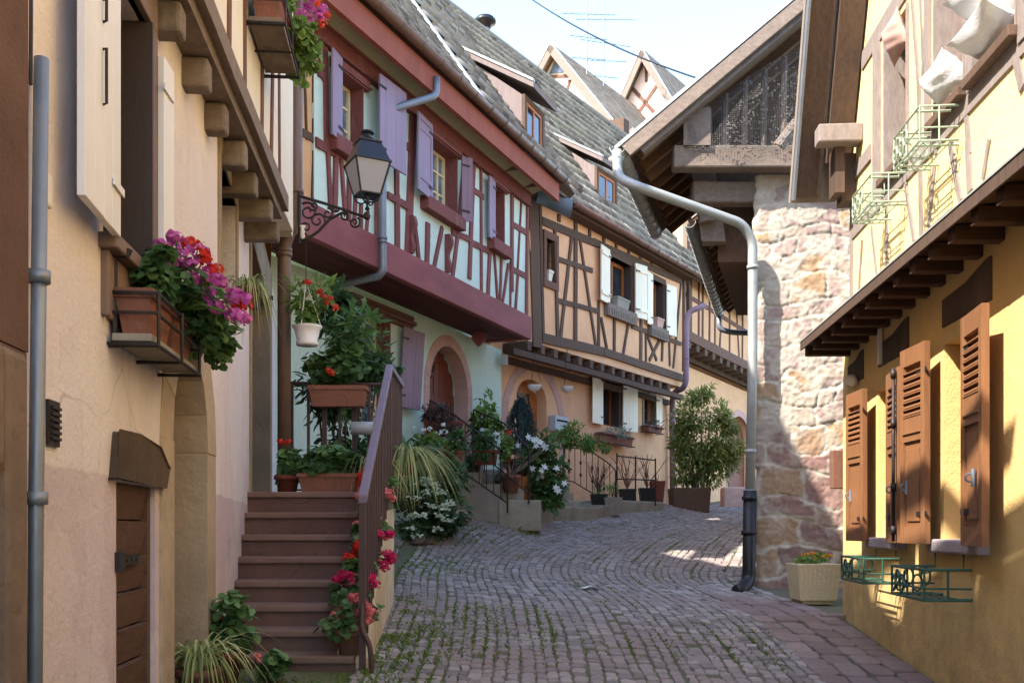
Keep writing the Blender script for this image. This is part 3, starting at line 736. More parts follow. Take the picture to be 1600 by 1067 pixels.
def burg_window(q, cols, rows, dep):
    Y0, Y1, z0, z1 = q; w_ = window(h_gr, W, *q, GJ, dep, m_framecr, m_glassb, cols, rows)
    mb = MB(); k = .02
    for a, b in ((Y0+.002, Y0+k), (Y1-k, Y1-.002)): W.box(mb, a, b, z0+.002, z1-.002, GJ-dep+.035, GJ+.045)
    W.box(mb, Y0-.1, Y1+.1, z1-.02, z1+.11, GJ-dep+.035, GJ+.075); W.box(mb, Y0-.12, Y1+.12, z1+.0, z1+.03, GJ+.0751, GJ+.1)
    mb.build('casing', m_burgt, w_); sill(w_, W, Y0-.14, Y1+.1, z0-.2, z0-.003, GJ-dep+.034, GJ+.14, m_burgt); return w_
ws = [burg_window(gw[0], 2, 3, .18), burg_window(gw[1], 4, 3, .2), burg_window(gw[2], 2, 3, .2)]
ws[1]['label'] = 'middle window with small cream panes above carved consoles'
shutter(ws[0], W, gw[0][0]+.03, -1, .3, 6.2, 7.26, GJ+.07, 10, m_lilac, 'smooth')
shutter(ws[0], W, gw[0][1]+.1, 1, .66, 6.22, 7.34, GJ+.2, 2, m_lilac, 'plain' if False else 'smooth', 'broad flat lilac shutter leaf')
shutter(ws[1], W, gw[1][0]-.0, -1, .52, 6.2, 7.3, GJ+.1, 5, m_lilac, 'panel', 'lilac shutter leaf with raised cross battens')
shutter(ws[1], W, gw[1][1]+.02, 1, .2, 6.2, 7.2, GJ+.09, 30, m_lilacd, 'smooth')
shutter(ws[2], W, gw[2][0]+.0, -1, .30, 6.22, 7.24, GJ+.06, 6, m_lilac, 'smooth')
# ground floor window, leaning shutters, arched door
w_ = window(h_gr, W, *gf, 0, .24, m_framecr, m_glassb, 2, 4)
mb = MB(); W.box(mb, gf[1]-.03, gf[1]-.002, gf[2], gf[3]-.003, -.2, .03); W.box(mb, gf[0]+.002, gf[0]+.03, gf[2], gf[3]-.003, -.2, .03); mb.build('casing', m_burgt, w_)
mb = MB()
for z, o, e in ((4.575, .06, 0), (4.64, .10, .04), (4.72, .075, 0)): W.box(mb, 14.17-e, 15.84+e, z, z+.062, 0, o, rnd.random())
mb.build('lintel', m_browntim, w_, bevel=.006)
shutter(w_, W, gf[0]-.01, -1, .5, 3.05, 4.56, .05, 8, m_lilacd, 'smooth'); shutter(w_, W, gf[1]+.12, 1, .6, 3.3, 4.56, .08, 4, m_lilacd, 'smooth', 'crooked leaning lilac shutter leaf', lean=.13)
mb = MB(); arc_band(mb, W, 16.43, 17.77, 2.2, 3.75, 4.55, .19, -.25, .012); mb.build('stone_arch', m_pinkst, h_gr, bevel=.008)
mb = MB(); W.prism(mb, archp(16.43, 17.77, 2.3, 3.75, 4.55), [], -.36, -.3)
for i in range(8):
    y = 16.45+1.3*i/8; W.box(mb, y, y+.155, 2.3, min(4.5, 3.75+.8*math.sqrt(max(.02, 1-((y+.08-17.1)/.68)**2))), -.3, -.285+.004*(i % 2), rnd.random())
for y in (16.45, 17.05, 17.66): W.box(mb, y, y+.1, 2.3, 3.8 if y != 17.05 else 4.45, -.3, -.265)
for z in (2.35, 2.95, 3.6): W.box(mb, 16.55, 17.66, z, z+.12, -.3, -.27)
dr = mb.build('arched_door', m_reddoor, h_gr); mb = MB(); mb.tube([W.P(17.02, 3.3, -.26), W.P(17.02, 3.3, -.2)], .03); mb.build('door_knob', m_iron, dr)
# eaves
E0 = GJ+.52
mb = MB()
vs = [W.P(U0-.4, 7.5, GJ), W.P(U1, 7.5, GJ), W.P(U1, 7.62, GJ+.42), W.P(U0-.4, 7.62, GJ+.42), W.P(U0-.4, 7.8, GJ), W.P(U1, 7.8, GJ), W.P(U1, 7.8, GJ+.42), W.P(U0-.4, 7.8, GJ+.42)]
mb.add(vs, [(3,2,1,0),(4,5,6,7),(0,1,5,4),(1,2,6,5),(2,3,7,6),(3,0,4,7)]); mb.build('cove', m_cove, h_gr)
GE = W.Y(880, E0)
mb = MB(); W.box(mb, 11.05, GE-.15, 7.43, 7.75, GJ+.425, GJ+.50); mb.build('eave_board', m_redeave, h_gr)
g_ = gutter(h_gr, W.P(11.0, 7.84, E0+.08), W.P(GE, 7.84, E0+.08), .085, m_copper if False else m_brpipe)
po = GJ+.13; yp = W.Y(598, po); zp = lambda y: W.pix(598, y, po)[1]
pts = bend([gpt(682, 122, 13.75), gpt(682, 150, 13.72), W.P(yp+.05, zp(172), po), W.P(yp, zp(182), po), W.P(yp, zp(424), po), W.P(yp, zp(431), po-.06), W.P(yp+.12, 4.74, .12)], .1)
downpipe(h_gr, pts, .05, m_zinc, [W.P(yp, zp(372), po), W.P(yp, zp(378), po)], label='grey zinc downpipe in front of the pale timbered wall')
Yv = W.Y(761, E0); B55 = -W.n*math.cos(R(55))+Vector((0,0,math.sin(R(55)))); N55 = W.n*math.sin(R(55))+Vector((0,0,math.cos(R(55))))
mb = MB(); tiles(mb, W.P(11.0, 7.86, E0+.03), W.d, (Yv-11.0)*W.L-.05, B55, 5.9, .17, .2, .022, .03, seed=2); mb.build('roof', m_tile, h_gr, True)
mb = MB(); slab(mb, W.P(11.0, 7.84, E0-.02), W.d*(19.6-11.0)*W.L, B55*6.0, N55, .14); mb.build('roof_deck', m_sheath, h_gr)
mb = MB(); slab(mb, W.P(Yv-.1, 7.94, E0+.04), W.d*.17, B55*5.9, N55, .16); mb.build('verge_flashing', m_zincl, h_gr)
mb = MB(); tiles(mb, W.P(Yv+.06, 7.93, E0+.0), W.d, (19.9-Yv)*W.L, B55, 5.9, .24, .36, .058, .07, seed=3); mb.build('roof', m_tile, h_gr, True)
def dormer(par, wall, Y0, Y1, e_off, zb, zt, dep, rise, name='dormer', label=None):
    k = wall.L; f = wall.n; mb = MB()
    wall.prism(mb, rectp(Y0, Y1, zb-.5, zt), [rectp(Y0+.1/k, Y1-.1/k, zb+.06, zt-.08)], e_off-.06, e_off)
    o = mb.build(name, m_darkoak, par)
    mb = MB()
    for a, b in ((Y0, Y0+.04), (Y1-.04, Y1)):
        vs = [wall.P(y, z, q) for y in (a, b) for z, q in ((zb-.5, e_off-.061), (zt, e_off-.061), (zt+rise, e_off-dep), (zb-.5, e_off-dep))]
        mb.add(vs, [(0,1,2,3), (7,6,5,4), (0,4,5,1), (1,5,6,2), (2,6,7,3), (3,7,4,0)])
    mb.build('cheek', m_cheek, o)
    mb = MB(); a = wall.P(Y0-.1, zt+.03, e_off+.2); b = wall.P(Y0-.1, zt+rise+.05, e_off-dep-.1); mb.box(a, wall.d*((Y1-Y0)*k+.2), b-a, V(0,0,.1)); mb.build('dormer_roof', m_cheek, o)
    mb = MB(); mb.box(a+V(0,0,.101)-wall.d*.02, wall.d*.1, b-a, V(0,0,.04)); mb.build('edge_flashing', m_zincl, o)
    mb = MB(); tiles(mb, a+V(0,0,.11)+wall.d*.1, wall.d, (Y1-Y0)*k+.1, b-a, (b-a).length, .24, .34, .03, .03, seed=9); mb.build('dormer_tiles', m_tile, o, True)
    mb = MB(); bar_frame(mb, wall, Y0+.1/k, Y1-.1/k, zb+.06, zt-.08, .06, e_off-.05, e_off-.015, 2, 1); w = mb.build('window', m_orangew, o)
    mb = MB(); wall.box(mb, Y0+.13/k, Y1-.13/k, zb+.09, zt-.11, e_off-.045, e_off-.035); mb.build('pane', m_glass, o)
    if label: o['label'] = label
    return o
dormer(h_gr, W, 17.35, 18.2, E0-.05, 8.02, 8.78, 1.15, .85, label='boarded dormer with orange window frame above the gutter')
mb = MB(); W.box(mb, 16.2, 16.29, 4.42, 4.56, 0, .015); mb.build('number_plate', m_whplast, h_gr)
tag(h_gr, h_gr['label'], 'house')

# narrow orange house squeezed in beyond the cream house
h_or = house('orange_house', 'narrow strip of orange plaster with dark grey timbers behind the brown downpipe', 'house', W, 11.6)
a = W.Y(420, GJ-.03); mb = MB(); W.box(mb, a, U0-.005, 4.97, 7.6, GJ-.4, GJ-.03); mb.build('wall', m_orange, h_or)
mb = MB(); pr = [(-2.16,9.02),(-2.78,11.45),(-7,11.45),(-7,9.02)]; mb.add([(x,y,4.35) for x,y in pr]+[(x,y,7.4) for x,y in pr], [(0,1,5,4),(1,2,6,5),(2,3,7,6),(3,0,4,7),(4,5,6,7)]); mb.build('side_wall', m_orange, h_or)  # hidden block added in the gap to keep sun off most of the road
mb = MB(); tim(mb, W, zA, [(225,80,222,1067,.14), (205,370,130,420,.14), (120,300,185,470,.12), (130,480,150,1040,.04), (115,1000,225,1060,.12)], GJ-.03, .02)
tim(mb, W, zB, [(225,0,208,600,.12)], GJ-.03, .02); mb.build('timber_frame', m_greytim if False else m_darkoak, h_or)

# ================================================================== peach half-timbered house
W = PEACH
h_pe = house('peach_house', 'peach half-timbered house with dark oak timbers and cream shutters', 'house', W, 23)
pd = W.rect(807, 592, 854, 745); wa = W.rect(939, 592, 968, 666); wb = W.rect(1006, 617, 1021, 662)
mb = MB(); W.prism(mb, rectp(19.25, 26.75, .6, 5.12), [archp(pd[0], pd[1], 2.0, 4.1, 4.5), rectp(*wa), rectp(*wb)], -.4, 0); mb.build('wall', m_peach, h_pe)
body(h_pe, W, 19.6, 26.75, .5, 8.3, -.42, 6, m_peach)
U0 = W.Y(826, PJ); U1 = W.Y(1066, PJ)
pn = W.rect(*zE(130, 310), *zE(192, 575), PJ); pa = W.rect(*zE(528, 440), *zE(685, 745), PJ); pb = W.rect(*zE(805, 575), *zE(890, 868), PJ)
mb = MB(); W.prism(mb, rectp(U0, U1, 5.08, 8.0), [rectp(*q) for q in (pn, pa, pb)], PJ-.3, PJ); W.box(mb, U1-.2, U1-.01, 5.08, 8, -.3, PJ-.301); mb.build('upper_storey', m_peach, h_pe)
mb = MB()
tim(mb, W, zE, [(50,75,75,965,.42), (95,110,115,915,.12), (105,185,460,335,.2), (440,320,1000,572,.2), (205,430,430,505,.13), (200,695,470,765,.13), (680,860,1000,975,.13),
  (322,205,320,940,.16), (298,280,226,925,.12), (350,310,448,965,.1), (188,240,206,915,.12), (470,705,470,980,.11), (486,810,522,1005,.1), (570,810,570,1015,.12), (660,840,628,1035,.1), (745,480,740,1080,.15), (772,900,774,1080,.09),
  (782,920,842,1080,.1), (864,945,795,1080,.11), (880,945,876,1080,.1), (922,925,926,1110,.08), (1000,570,950,1110,.09), (1018,560,1014,1130,.15), (1050,560,1050,800,.12)], PJ)
for x, y in ((215,165),(320,215),(412,258),(503,300),(583,345),(663,380),(738,418),(810,458),(880,497),(948,527)):
    tim(mb, W, zE, [(x, y-20, x, y+26, .13)], PJ)
tim(mb, W, zE, [(105,935,520,1030,.24), (500,1025,1010,1195,.22)], PJ, .05)
mb.build('timber_frame', m_darkoak, h_pe)
mb = MB(); W.timber(mb, (19.2, 4.80), (U1+.05, 4.83), .12, PJ-.12, PJ+.02, .1, .012, 10); W.timber(mb, (19.2, 4.76), (26.3, 4.76), .14, -.05, .06, .1, .01, 10); mb.build('jetty_beam', m_darkoak, h_pe)
for i, y in enumerate(np.arange(19.6, 25.6, .43)):
    mb = MB(); W.box(mb, y, y+.13, 4.885, 5.075, -.1, PJ+.035, rnd.random()); mb.build('joist', m_darkoak, h_pe, bevel=.012)
def pwin(q, off, dep, cols, rows, mat=m_orangew, cas=m_darkoak, w=.08):
    w_ = window(h_pe, W, *q, off, dep, mat, m_glass, cols, rows, .07); casing(w_, W, q[0]+.002, q[1]-.002, q[2], q[3], .1, off-dep+.04, off+.025, cas, 'casing', 'lrt', .14)
    mb = MB(); W.box(mb, q[1]-.035, q[1]-.001, q[2]+.002, q[3]-.002, off-dep+.031, off+.01); mb.build('jamb_lining', m_jamb, w_); return w_
w1 = pwin(pa, PJ, .22, 2, 1); w2 = pwin(pb, PJ, .22, 2, 1); w3 = window(h_pe, W, *pn, PJ, .15, m_darkoak, m_glass, 1, 1)
casing(w3, W, *pn, .1, PJ-.1, PJ+.045, m_browntim, 'casing', 'lrtb', .15)
w1['label'] = 'wide pair of orange casements over a carved board'; w3['label'] = 'narrow dark slit window in a timber frame'
for w_, q in ((w1, pa), (w2, pb)):
    mb = MB(); W.box(mb, q[0]-.14, q[1]+.06, q[2]-.3, q[2]-.02, PJ-.1, PJ+.12)
    n = 12
    for i in range(n): y = q[0]-.1+(q[1]-q[0]+.12)*i/n; W.box(mb, y, y+.03, q[2]-.26, q[2]-.12, PJ+.12, PJ+.135, .9)
    mb.build('carved_sill', m_oldoak, w_, bevel=.01)
a, b, c, d = W.rect(*zE(435, 370), *zE(520, 690), PJ); sw = .5
zt = pa[3]+.08
shutter(w1, W, pa[0]-.02, -1, .52, pa[2]-.05, zt, PJ+.06, 6, m_creampt); shutter(w1, W, pa[1]+.02, 1, .45, pa[2]-.1, zt, PJ+.07, 12, m_creampt)
shutter(w2, W, pb[0]-.02, -1, .36, pb[2]-.05, pb[3]+.08, PJ+.06, 5, m_creampt, 'smooth'); shutter(w2, W, pb[1]+.02, 1, .5, pb[2]-.1, pb[3]+.03, PJ+.06, 5, m_creampt, 'smooth')
w4 = pwin(wa, 0, .24, 2, 1); w5 = window(h_pe, W, *wb, 0, .2, m_jamb, m_glass, 1, 2)
casing(w5, W, *wb, .1, -.1, .02, m_sand, 'stone_surround', 'lrtb', .13)
mb = MB(); W.prism(mb, [(wa[0]-.1, wa[3]+.02), (wa[1]+.25, wa[3]+.02), (wa[1]+.25, wa[3]+.13), (wa[0]-.1, wa[3]+.15)], [], -.05, .03); mb.build('lintel', m_oldoak, w4)
shutter(w4, W, wa[0]-.03, -1, .6, wa[2]-.02, wa[3]+.05, .05, 5, m_creampt, 'smooth'); shutter(w4, W, wa[1]+.05, 1, .66, wa[2]-.06, wa[3]+.0, .05, 6, m_creampt, 'smooth'); shutter(w5, W, wb[1]+.02, 1, .3, wb[2], wb[3], .05, 5, m_creampt, 'smooth')
# blind stone arch, and the door inside it
a0 = W.Y(793); a1 = W.Y(874)
mb = MB(); arc_band(mb, W, a0, a1, 1.6, 3.7, 4.72, .22, -.05, .014, 1.8); mb.build('stone_arch', m_pinkst, h_pe, bevel=.008)
mb = MB(); W.prism(mb, archp(pd[0], pd[1], 2.0, 4.1, 4.5), [], -.36, -.24)
W.box(mb, pd[0]+.02, pd[0]+.14, 2, 4.1, -.239, -.2); W.box(mb, pd[1]-.26, pd[1]-.1, 2, 4.1, -.239, -.2); W.box(mb, pd[0]+.14, pd[1]-.26, 2, 2.9, -.239, -.21); dr = mb.build('arched_door', m_orangew, h_pe)
mb = MB(); W.box(mb, pd[0]+.15, pd[1]-.27, 2.92, 4.25, -.238, -.232); mb.build('pane', m_glass, dr)
mb = MB(); ya, yb = pd[0]+.15, pd[1]-.27
for i in range(5):
    for s_ in (1, -1):
        z = 2.95+.26*i; mb.tube([W.P(ya if s_ > 0 else yb, z, -.222), W.P((ya+yb)/2, z+.13, -.22), W.P(yb if s_ > 0 else ya, z+.0, -.222)], .009, 5)
        mb.tube([W.P(ya if s_ > 0 else yb, z+.26, -.226), W.P((ya+yb)/2, z+.13, -.224)], .009, 5)
mb.build('grille', m_iron, dr)
# eaves, roof, dormer, chimney
EP = .917
B56 = -W.n*math.cos(R(56))+Vector((0,0,math.sin(R(56)))); N56 = W.n*math.sin(R(56))+Vector((0,0,math.cos(R(56))))
gutter(h_pe, W.P(W.Y(893, EP), 8.0, EP+.02), W.P(26.3, 8.0, EP+.02), .085, m_copper)
mb = MB(); W.box(mb, 19.6, 26.2, 7.88, 7.95, PJ, EP-.08); mb.build('eave_soffit', m_darkoak, h_pe)
mb = MB(); slab(mb, W.P(18.2, 8.0, EP-.08), W.d*(31-18.2)*W.L, B56*6.3, N56, .14); mb.build('roof_deck', m_sheath, h_pe)
mb = MB(); tiles(mb, W.P(18.2, 8.04, EP-.06), W.d, (31-18.2)*W.L, B56, 6.3, .24, .36, .058, .07, seed=4); mb.build('roof', m_tile, h_pe, True)
mb = MB(); mb.tube([W.P(18.2, 8.04, EP-.06)+B56*6.32+N56*.02, W.P(31, 8.04, EP-.06)+B56*6.32+N56*.02], .11, 8); mb.build('ridge_tiles', m_tile, h_pe)
dormer(h_pe, W, 22.35, 23.2, EP-.55, 8.65, 9.5, 1.3, .95, label='second boarded dormer half hidden by the shed roof')
vy, vz = W.pix(868, 312, EP+.12); p = W.P(vy, 0, EP+.1); q0 = gpt(838, 303, 19.2); q1 = gpt(882, 322, 19.4)
mb = MB(); halfpipe(mb, q0+V(0,0,.1), q1+V(.1,-.1,.0), .26, .01, 12); mb.build('gutter_flashing', m_zincb, h_pe, True)
c = gpt(758, 52, 24.2); mb = MB(); mb.lathe(c-V(0,0,.5), [(.12,0),(.12,.62),(.1,.66)], 12); ch = mb.build('chimney_pipe', m_zinc, h_pe, True)
mb = MB(); mb.lathe(c+V(0,0,.1), [(.13,0),(.15,.1),(.26,.13),(.27,.2),(.22,.22),(.22,.26),(.06,.3)], 14); mb.build('chimney_cowl', m_cast, ch, True)
pts = bend([gpt(1104, 477, 25.2), gpt(1078, 486, 25.3), gpt(1072, 500, 25.3), gpt(1072, 606, 25.3), gpt(1052, 612, 25.9), gpt(1050, 640, 26.2), gpt(1051, 785, 26.2)], .3)
downpipe(h_pe, pts, .075, m_lilacd, [gpt(1072, 560, 25.3), gpt(1050, 700, 26.2)], label='mauve downpipe at the right corner of the peach house')
for zz in (.0, ):
    mb = MB(); p = gpt(782, 570, 18.9); mb.box(p, V(.14,0,0), V(0,.1,0), V(0,0,.2)); mb.build('meter_box', m_grplast, h_pe, bevel=.01)

# ================================================================== second peach house beyond
W = FAR; FJ = .55
h_p2 = house('timbered_house', 'smaller peach timbered house further along the bend, partly hidden by the shed gutter', 'house', W, 29)
fa = (W.Y(1138), W.Y(1172), 2.4, 5.2)
mb = MB(); W.prism(mb, rectp(26.6, 40, .8, 6.0), [archp(fa[0], fa[1], 2.0, 4.1, 5.1)], -.4, 0); mb.build('wall', m_peach, h_p2)
body(h_p2, W, 26.8, 40, .5, 10, -.42, 6, m_peach)
y0, zb = W.pix(*zF(480, 700), FJ); y1, zb2 = W.pix(*zF(850, 850), FJ); zb = 6.5
mb = MB(); W.box(mb, 26.3, 40, zb, 9.6, FJ-.3, FJ); mb.build('upper_storey', m_peach, h_p2)
mb = MB(); W.timber(mb, (26.3, zb+.05), (40, zb+.05), .26, FJ-.04, FJ+.05, .5, .012, 12)
for x in (480,):
    y = W.Y(zF(x,0)[0], FJ); W.timber(mb, (y, zb), (y, 9.5), .3, FJ-.05, FJ+.03)
for x0, x1 in ((540,538),(568,562),(612,606),(648,642),(700,672),(738,736),(765,800),(822,818)):
    W.timber(mb, (W.Y(zF(x0,0)[0], FJ), 9.4), (W.Y(zF(x1,0)[0], FJ), zb), .1, FJ-.05, FJ+.025)
W.timber(mb, (26.3, 7.6), (40, 7.6), .12, FJ-.05, FJ+.02); mb.build('timber_frame', m_browntim, h_p2)
mb = MB(); W.timber(mb, (26.6, zb-.30), (40, zb-.30), .14, -.04, .1, .2); mb.build('jetty_beam', m_darkoak, h_p2)
for y in np.arange(26.6, 36, .6):
    mb = MB(); W.box(mb, y, y+.2, zb-.27, zb-.09, -.1, FJ+.03, rnd.random()); mb.build('joist', m_darkoak, h_p2)
mb = MB(); arc_band(mb, W, fa[0], fa[1], 2.0, 4.1, 5.1, .22, -.05, .014); mb.build('stone_arch', m_pinkst, h_p2)
mb = MB(); W.prism(mb, archp(fa[0], fa[1], 2.0, 4.1, 5.1), [], -.3, -.2); mb.build('arched_door', m_reddoor, h_p2)
a, b, c, d = W.rect(1079, 612, 1095, 632); mb = MB(); W.box(mb, a, b, c, d, -.02, .03); mb.build('small_window', m_darkoak, h_p2)
mb = MB(); slab(mb, W.P(27.6, 9.2, 1.0), W.d*14, (-W.n*.56+V(0,0,.83))*4.4, W.n*.83+V(0,0,.56), .15); mb.build('roof', m_tileg, h_p2)
# ================================================================== stone shed with the great eaves
def vnoise(x, y, sc_, seed):
    r = np.random.default_rng(seed); G = r.random((64, 64)); x = x*sc_; y = y*sc_
    i = np.floor(x).astype(int); j = np.floor(y).astype(int); u = x-i; v = y-j; u = u*u*(3-2*u); v = v*v*(3-2*v)
    g = lambda a, b: G[a % 64, b % 64]
    return (g(i,j)*(1-u)+g(i+1,j)*u)*(1-v)+(g(i,j+1)*(1-u)+g(i+1,j+1)*u)*v
def fbm(x, y, sc_, seed, o=4): return sum(vnoise(x, y, sc_*2**k, seed+k)*.5**k for k in range(o))/sum(.5**k for k in range(o))
def make_rubble_mat():
    t = NT('rubble_masonry'); a = t.attr('scol').outputs['Color']
    a = t.mix(t.rmp(t.noise(18, 7, .75), .45, .75, 0, .45), a, t.mix(1.0, a, (.45,.4,.36,1), 'MULTIPLY'))
    a = t.mix(t.rmp(t.noise(5, 6, .7), .5, .75, 0, .3), a, srgb(222, 200, 172))
    t.bump(t.noise(50, 7, .75), .7, .012); return t.done(a, .93, 0, .15)
m_rubble = make_rubble_mat()
def rubble(X0, X1, z0, z1, y, depth):
    res = .016; nx = int((X1-X0)/res)+1; nz = int((z1-z0)/res)+1
    xs = np.linspace(X0, X1, nx); zs = np.linspace(z0, z1, nz); XX, ZZ = np.meshgrid(xs, zs)
    wx = XX+(fbm(XX, ZZ, 5, 5)-.5)*.12; wz = ZZ+(fbm(XX, ZZ, 3, 25)-.5)*.16+.05*np.sin(XX*5+ZZ*1.3)
    r = np.random.default_rng(3); rows = [z0-.3]
    while rows[-1] < z1+.3: rows.append(rows[-1]+(r.uniform(.2, .42) if rows[-1] < 2.6 else r.uniform(.14, .3)))
    rows = np.array(rows); ri = np.clip(np.searchsorted(rows, wz)-1, 0, len(rows)-2)
    H = np.zeros_like(XX); Cc = np.zeros(XX.shape+(3,)); 
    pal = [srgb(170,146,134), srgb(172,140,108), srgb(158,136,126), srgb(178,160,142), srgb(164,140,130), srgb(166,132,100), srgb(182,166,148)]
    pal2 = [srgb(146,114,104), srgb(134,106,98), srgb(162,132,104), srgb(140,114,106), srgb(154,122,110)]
    mort = np.array(srgb(188,176,158)[:3])
    for k in range(len(rows)-1):
        m = ri == k
        if not m.any(): continue
        b = [X0-.5-r.uniform(0, .3)]
        while b[-1] < X1+.5: b.append(b[-1]+(r.uniform(.3, .75) if rows[k] < 2.6 else r.uniform(.18, .5)))
        b = np.array(b); ci = np.clip(np.searchsorted(b, wx[m])-1, 0, len(b)-2)
        rh = rows[k+1]-rows[k]; ch = b[ci+1]-b[ci]
        ex = np.minimum(wx[m]-b[ci], b[ci+1]-wx[m]); ez = np.minimum(wz[m]-rows[k], rows[k+1]-wz[m])
        e = (ex**-2.0+ez**-2.0)**-.5 if False else 1/np.sqrt(1/np.maximum(ex, 1e-4)**2+1/np.maximum(ez, 1e-4)**2)
        low = rows[k] < 2.6
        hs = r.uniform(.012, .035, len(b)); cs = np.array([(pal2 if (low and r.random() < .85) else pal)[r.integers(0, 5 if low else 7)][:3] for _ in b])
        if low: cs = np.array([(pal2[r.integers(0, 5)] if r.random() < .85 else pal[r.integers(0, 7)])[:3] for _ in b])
        s = sst(e, .005, .018); tx = r.uniform(-.05, .05, len(b)); H[m] = .5*s*(hs[ci]*.9+tx[ci]*(wx[m]-b[ci]-ch/2)+.25*tx[::-1][ci]*(wz[m]-rows[k]-rh/2))
        mo = sst(e+(fbm(XX[m], ZZ[m], 9, 50)-.5)*.07, .006, .03)
        Cc[m] = cs[ci]*mo[:, None]+mort*(1-mo[:, None])
    smear = sst(fbm(XX, ZZ, 5, 80, 5), .50, .58)*(.3+.6*sst(ZZ, 2.0, 3.2))
    H = H*(1-.6*smear)+smear*.012+fbm(XX, ZZ, 12, 90)*.016+fbm(XX, ZZ, 30, 95)*.018
    Cc = Cc*(1-smear[..., None])+mort*smear[..., None]
    edge = (fbm(0*XX, ZZ, 4, 70)-.5)*.10; fx = np.clip(1-(XX-X0)/.25, 0, 1)
    PX = XX+edge*fx; PY = y-H+.05*np.clip(1-(XX-X0)/.05, 0, 1)**2
    n = nx*nz; vs = np.stack([PX, PY, ZZ], -1).reshape(-1, 3).tolist(); cc = Cc.reshape(-1, 3)
    fs = [(j*nx+i, j*nx+i+1, (j+1)*nx+i+1, (j+1)*nx+i) for j in range(nz-1) for i in range(nx-1)]
    back = [[p[0]+.28*depth, p[1]+depth, p[2]] for p in vs[0:n:nx]]      # left return, running back along the shed
    vs += back; fs += [((j+1)*nx, n+j+1, n+j, j*nx) for j in range(nz-1)]; cc = np.vstack([cc, cc[0:n:nx]])
    mb = MB(); mb.v = [tuple(p) for p in vs]; mb.f = fs; mb.t = [.5]*len(fs)
    return mb, cc
SY = 11.3
h_sh = thing('stone_shed', 'rubble stone shed with huge timber eaves, netted gable and pale zinc drainpipe', 'shed', (3.4, SY, gz(3.4, SY)))
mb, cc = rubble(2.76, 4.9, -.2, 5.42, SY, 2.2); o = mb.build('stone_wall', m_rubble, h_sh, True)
ca = o.data.attributes.new('scol', 'FLOAT_COLOR', 'POINT'); ca.data.foreach_set('color', np.hstack([cc, np.ones((len(cc), 1))]).ravel().astype(np.float32))
mb = MB(); mb.add([(2.84,11.38,-.2),(7.5,11.38,-.2),(7.5,24,-.2),(6.3,24,-.2),(2.84,11.38,5.40),(7.5,11.38,5.40),(7.5,24,5.4),(6.3,24,5.4)], [(0,1,5,4),(1,2,6,5),(2,3,7,6),(3,0,4,7),(4,5,6,7)]); mb.build('house_body', m_oldoak, h_sh)
ED = V(.28,1,0); UPS = V(1,0,.84); EC = V(1.226,10.95,5.588)
usl = UPS.normalized(); NS = ED.normalized().cross(usl); NS = -NS if NS.z < 0 else NS
mb = MB(); mb.box(EC, ED*3.1, UPS*5.2, NS*.035); mb.build('roof_sheathing', m_sheath, h_sh)
mb = MB(); tiles(mb, EC+NS*.05-UPS*.04, ED, 3.1*ED.length, UPS, 6.7, .2, .2, .0, .02, flat=True, res=2, seed=12); mb.build('roof', m_tileg, h_sh)
for i in range(9):
    mb = MB(); p = EC+ED*(.22+i*.345)-NS*.002; mb.box(p+UPS*.08, ED.normalized()*.075, UPS*4.6, -NS*.13, rnd.random()); mb.build('rafter', m_rafter, h_sh)
mb = MB(); mb.box(EC+ED*-.05+NS*.03, ED*.05, UPS*5.3, -NS*.16, .3); mb.box(EC+ED*.0-NS*.06+UPS*.1, ED*.12, UPS*5.2, -NS*.12, .8); mb.build('barge_board', m_oldoak, h_sh, bevel=.008)
mb = MB(); mb.box(EC+ED*-.06+NS*.032-UPS*.05, ED*.12, UPS*5.35, NS*.04); mb.build('verge_flashing', m_zincl, h_sh)
g_ = gutter(h_sh, EC+V(-.07,-.03,.02), EC+V(-.07,0,.02)+ED*3.15, .09, m_zincl, .3)
mb = MB(); mb.aabb(1.80, 5.6, 11.06, 11.26, 5.43, 5.68, .6); mb.aabb(2.06, 2.9, 11.3, 11.5, 5.12, 5.36, .2); mb.build('tie_beam', m_oldoak, h_sh, bevel=.02)
mb = MB(); mb.box((1.90,11.02,5.66), ED*.2, V(0,.0,.42), V(.3,0,0)); mb.build('wall_plate', m_oldoak, h_sh)
mb = MB(); mb.tube([V(2.25,11.5,4.95), V(2.2,11.5,5.4)], .1, 6); mb.box((2.2,11.55,4.75), V(.28,0,0), V(.05,.2,0), V(-.12,0,.85)); mb.build('brace', m_oldoak, h_sh)
mb = MB(); mb.add([(2.42,11.7,4.55),(3.2,11.7,4.55),(3.2,11.7,6.3),(2.42,11.7,6.3),(3.3,14.6,4.55),(4.1,14.6,4.55),(4.1,14.6,6.3),(3.3,14.6,6.3)], [(0,1,2,3),(7,6,5,4),(0,4,5,1),(1,5,6,2),(2,6,7,3),(3,7,4,0)]); mb.build('side_boards', m_darkoak, h_sh)
mb = MB(); mb.add([(2.0,11.75,5.55),(6.5,11.75,5.55),(6.5,11.75,9.6)], [(0,1,2)]); mb.build('dark_backing', m_darkoak, h_sh)  # dark sheet standing in for the shaded inside of the gable, behind the netting
mb = MB(); a, b = V(2.98,11.12,5.66), V(3.55,11.12,6.45); mb.tube([a, (a+b)/2+V(.02,0,.02), b], [.085,.07,.075], 7); mb.build('pale_brace', m_greytim, h_sh)
mb = MB(); mb.lathe((3.25,11.16,5.62), [(.02,0),(.22,.02),(.24,.15),(.16,.32),(.05,.4)], 10, .5, 1, .4); mb.build('grain_sack', m_whitepl, h_sh, True)
mb = MB()
for q in range(9):
    x = 1.95+.22*q; mb.tube([V(x,11.2,5.66), V(x+.02,11.22,5.66+.84*(x-1.35)*.75)], .035, 6, rnd.random())
mb.build('stacked_poles', m_oldoak, h_sh)
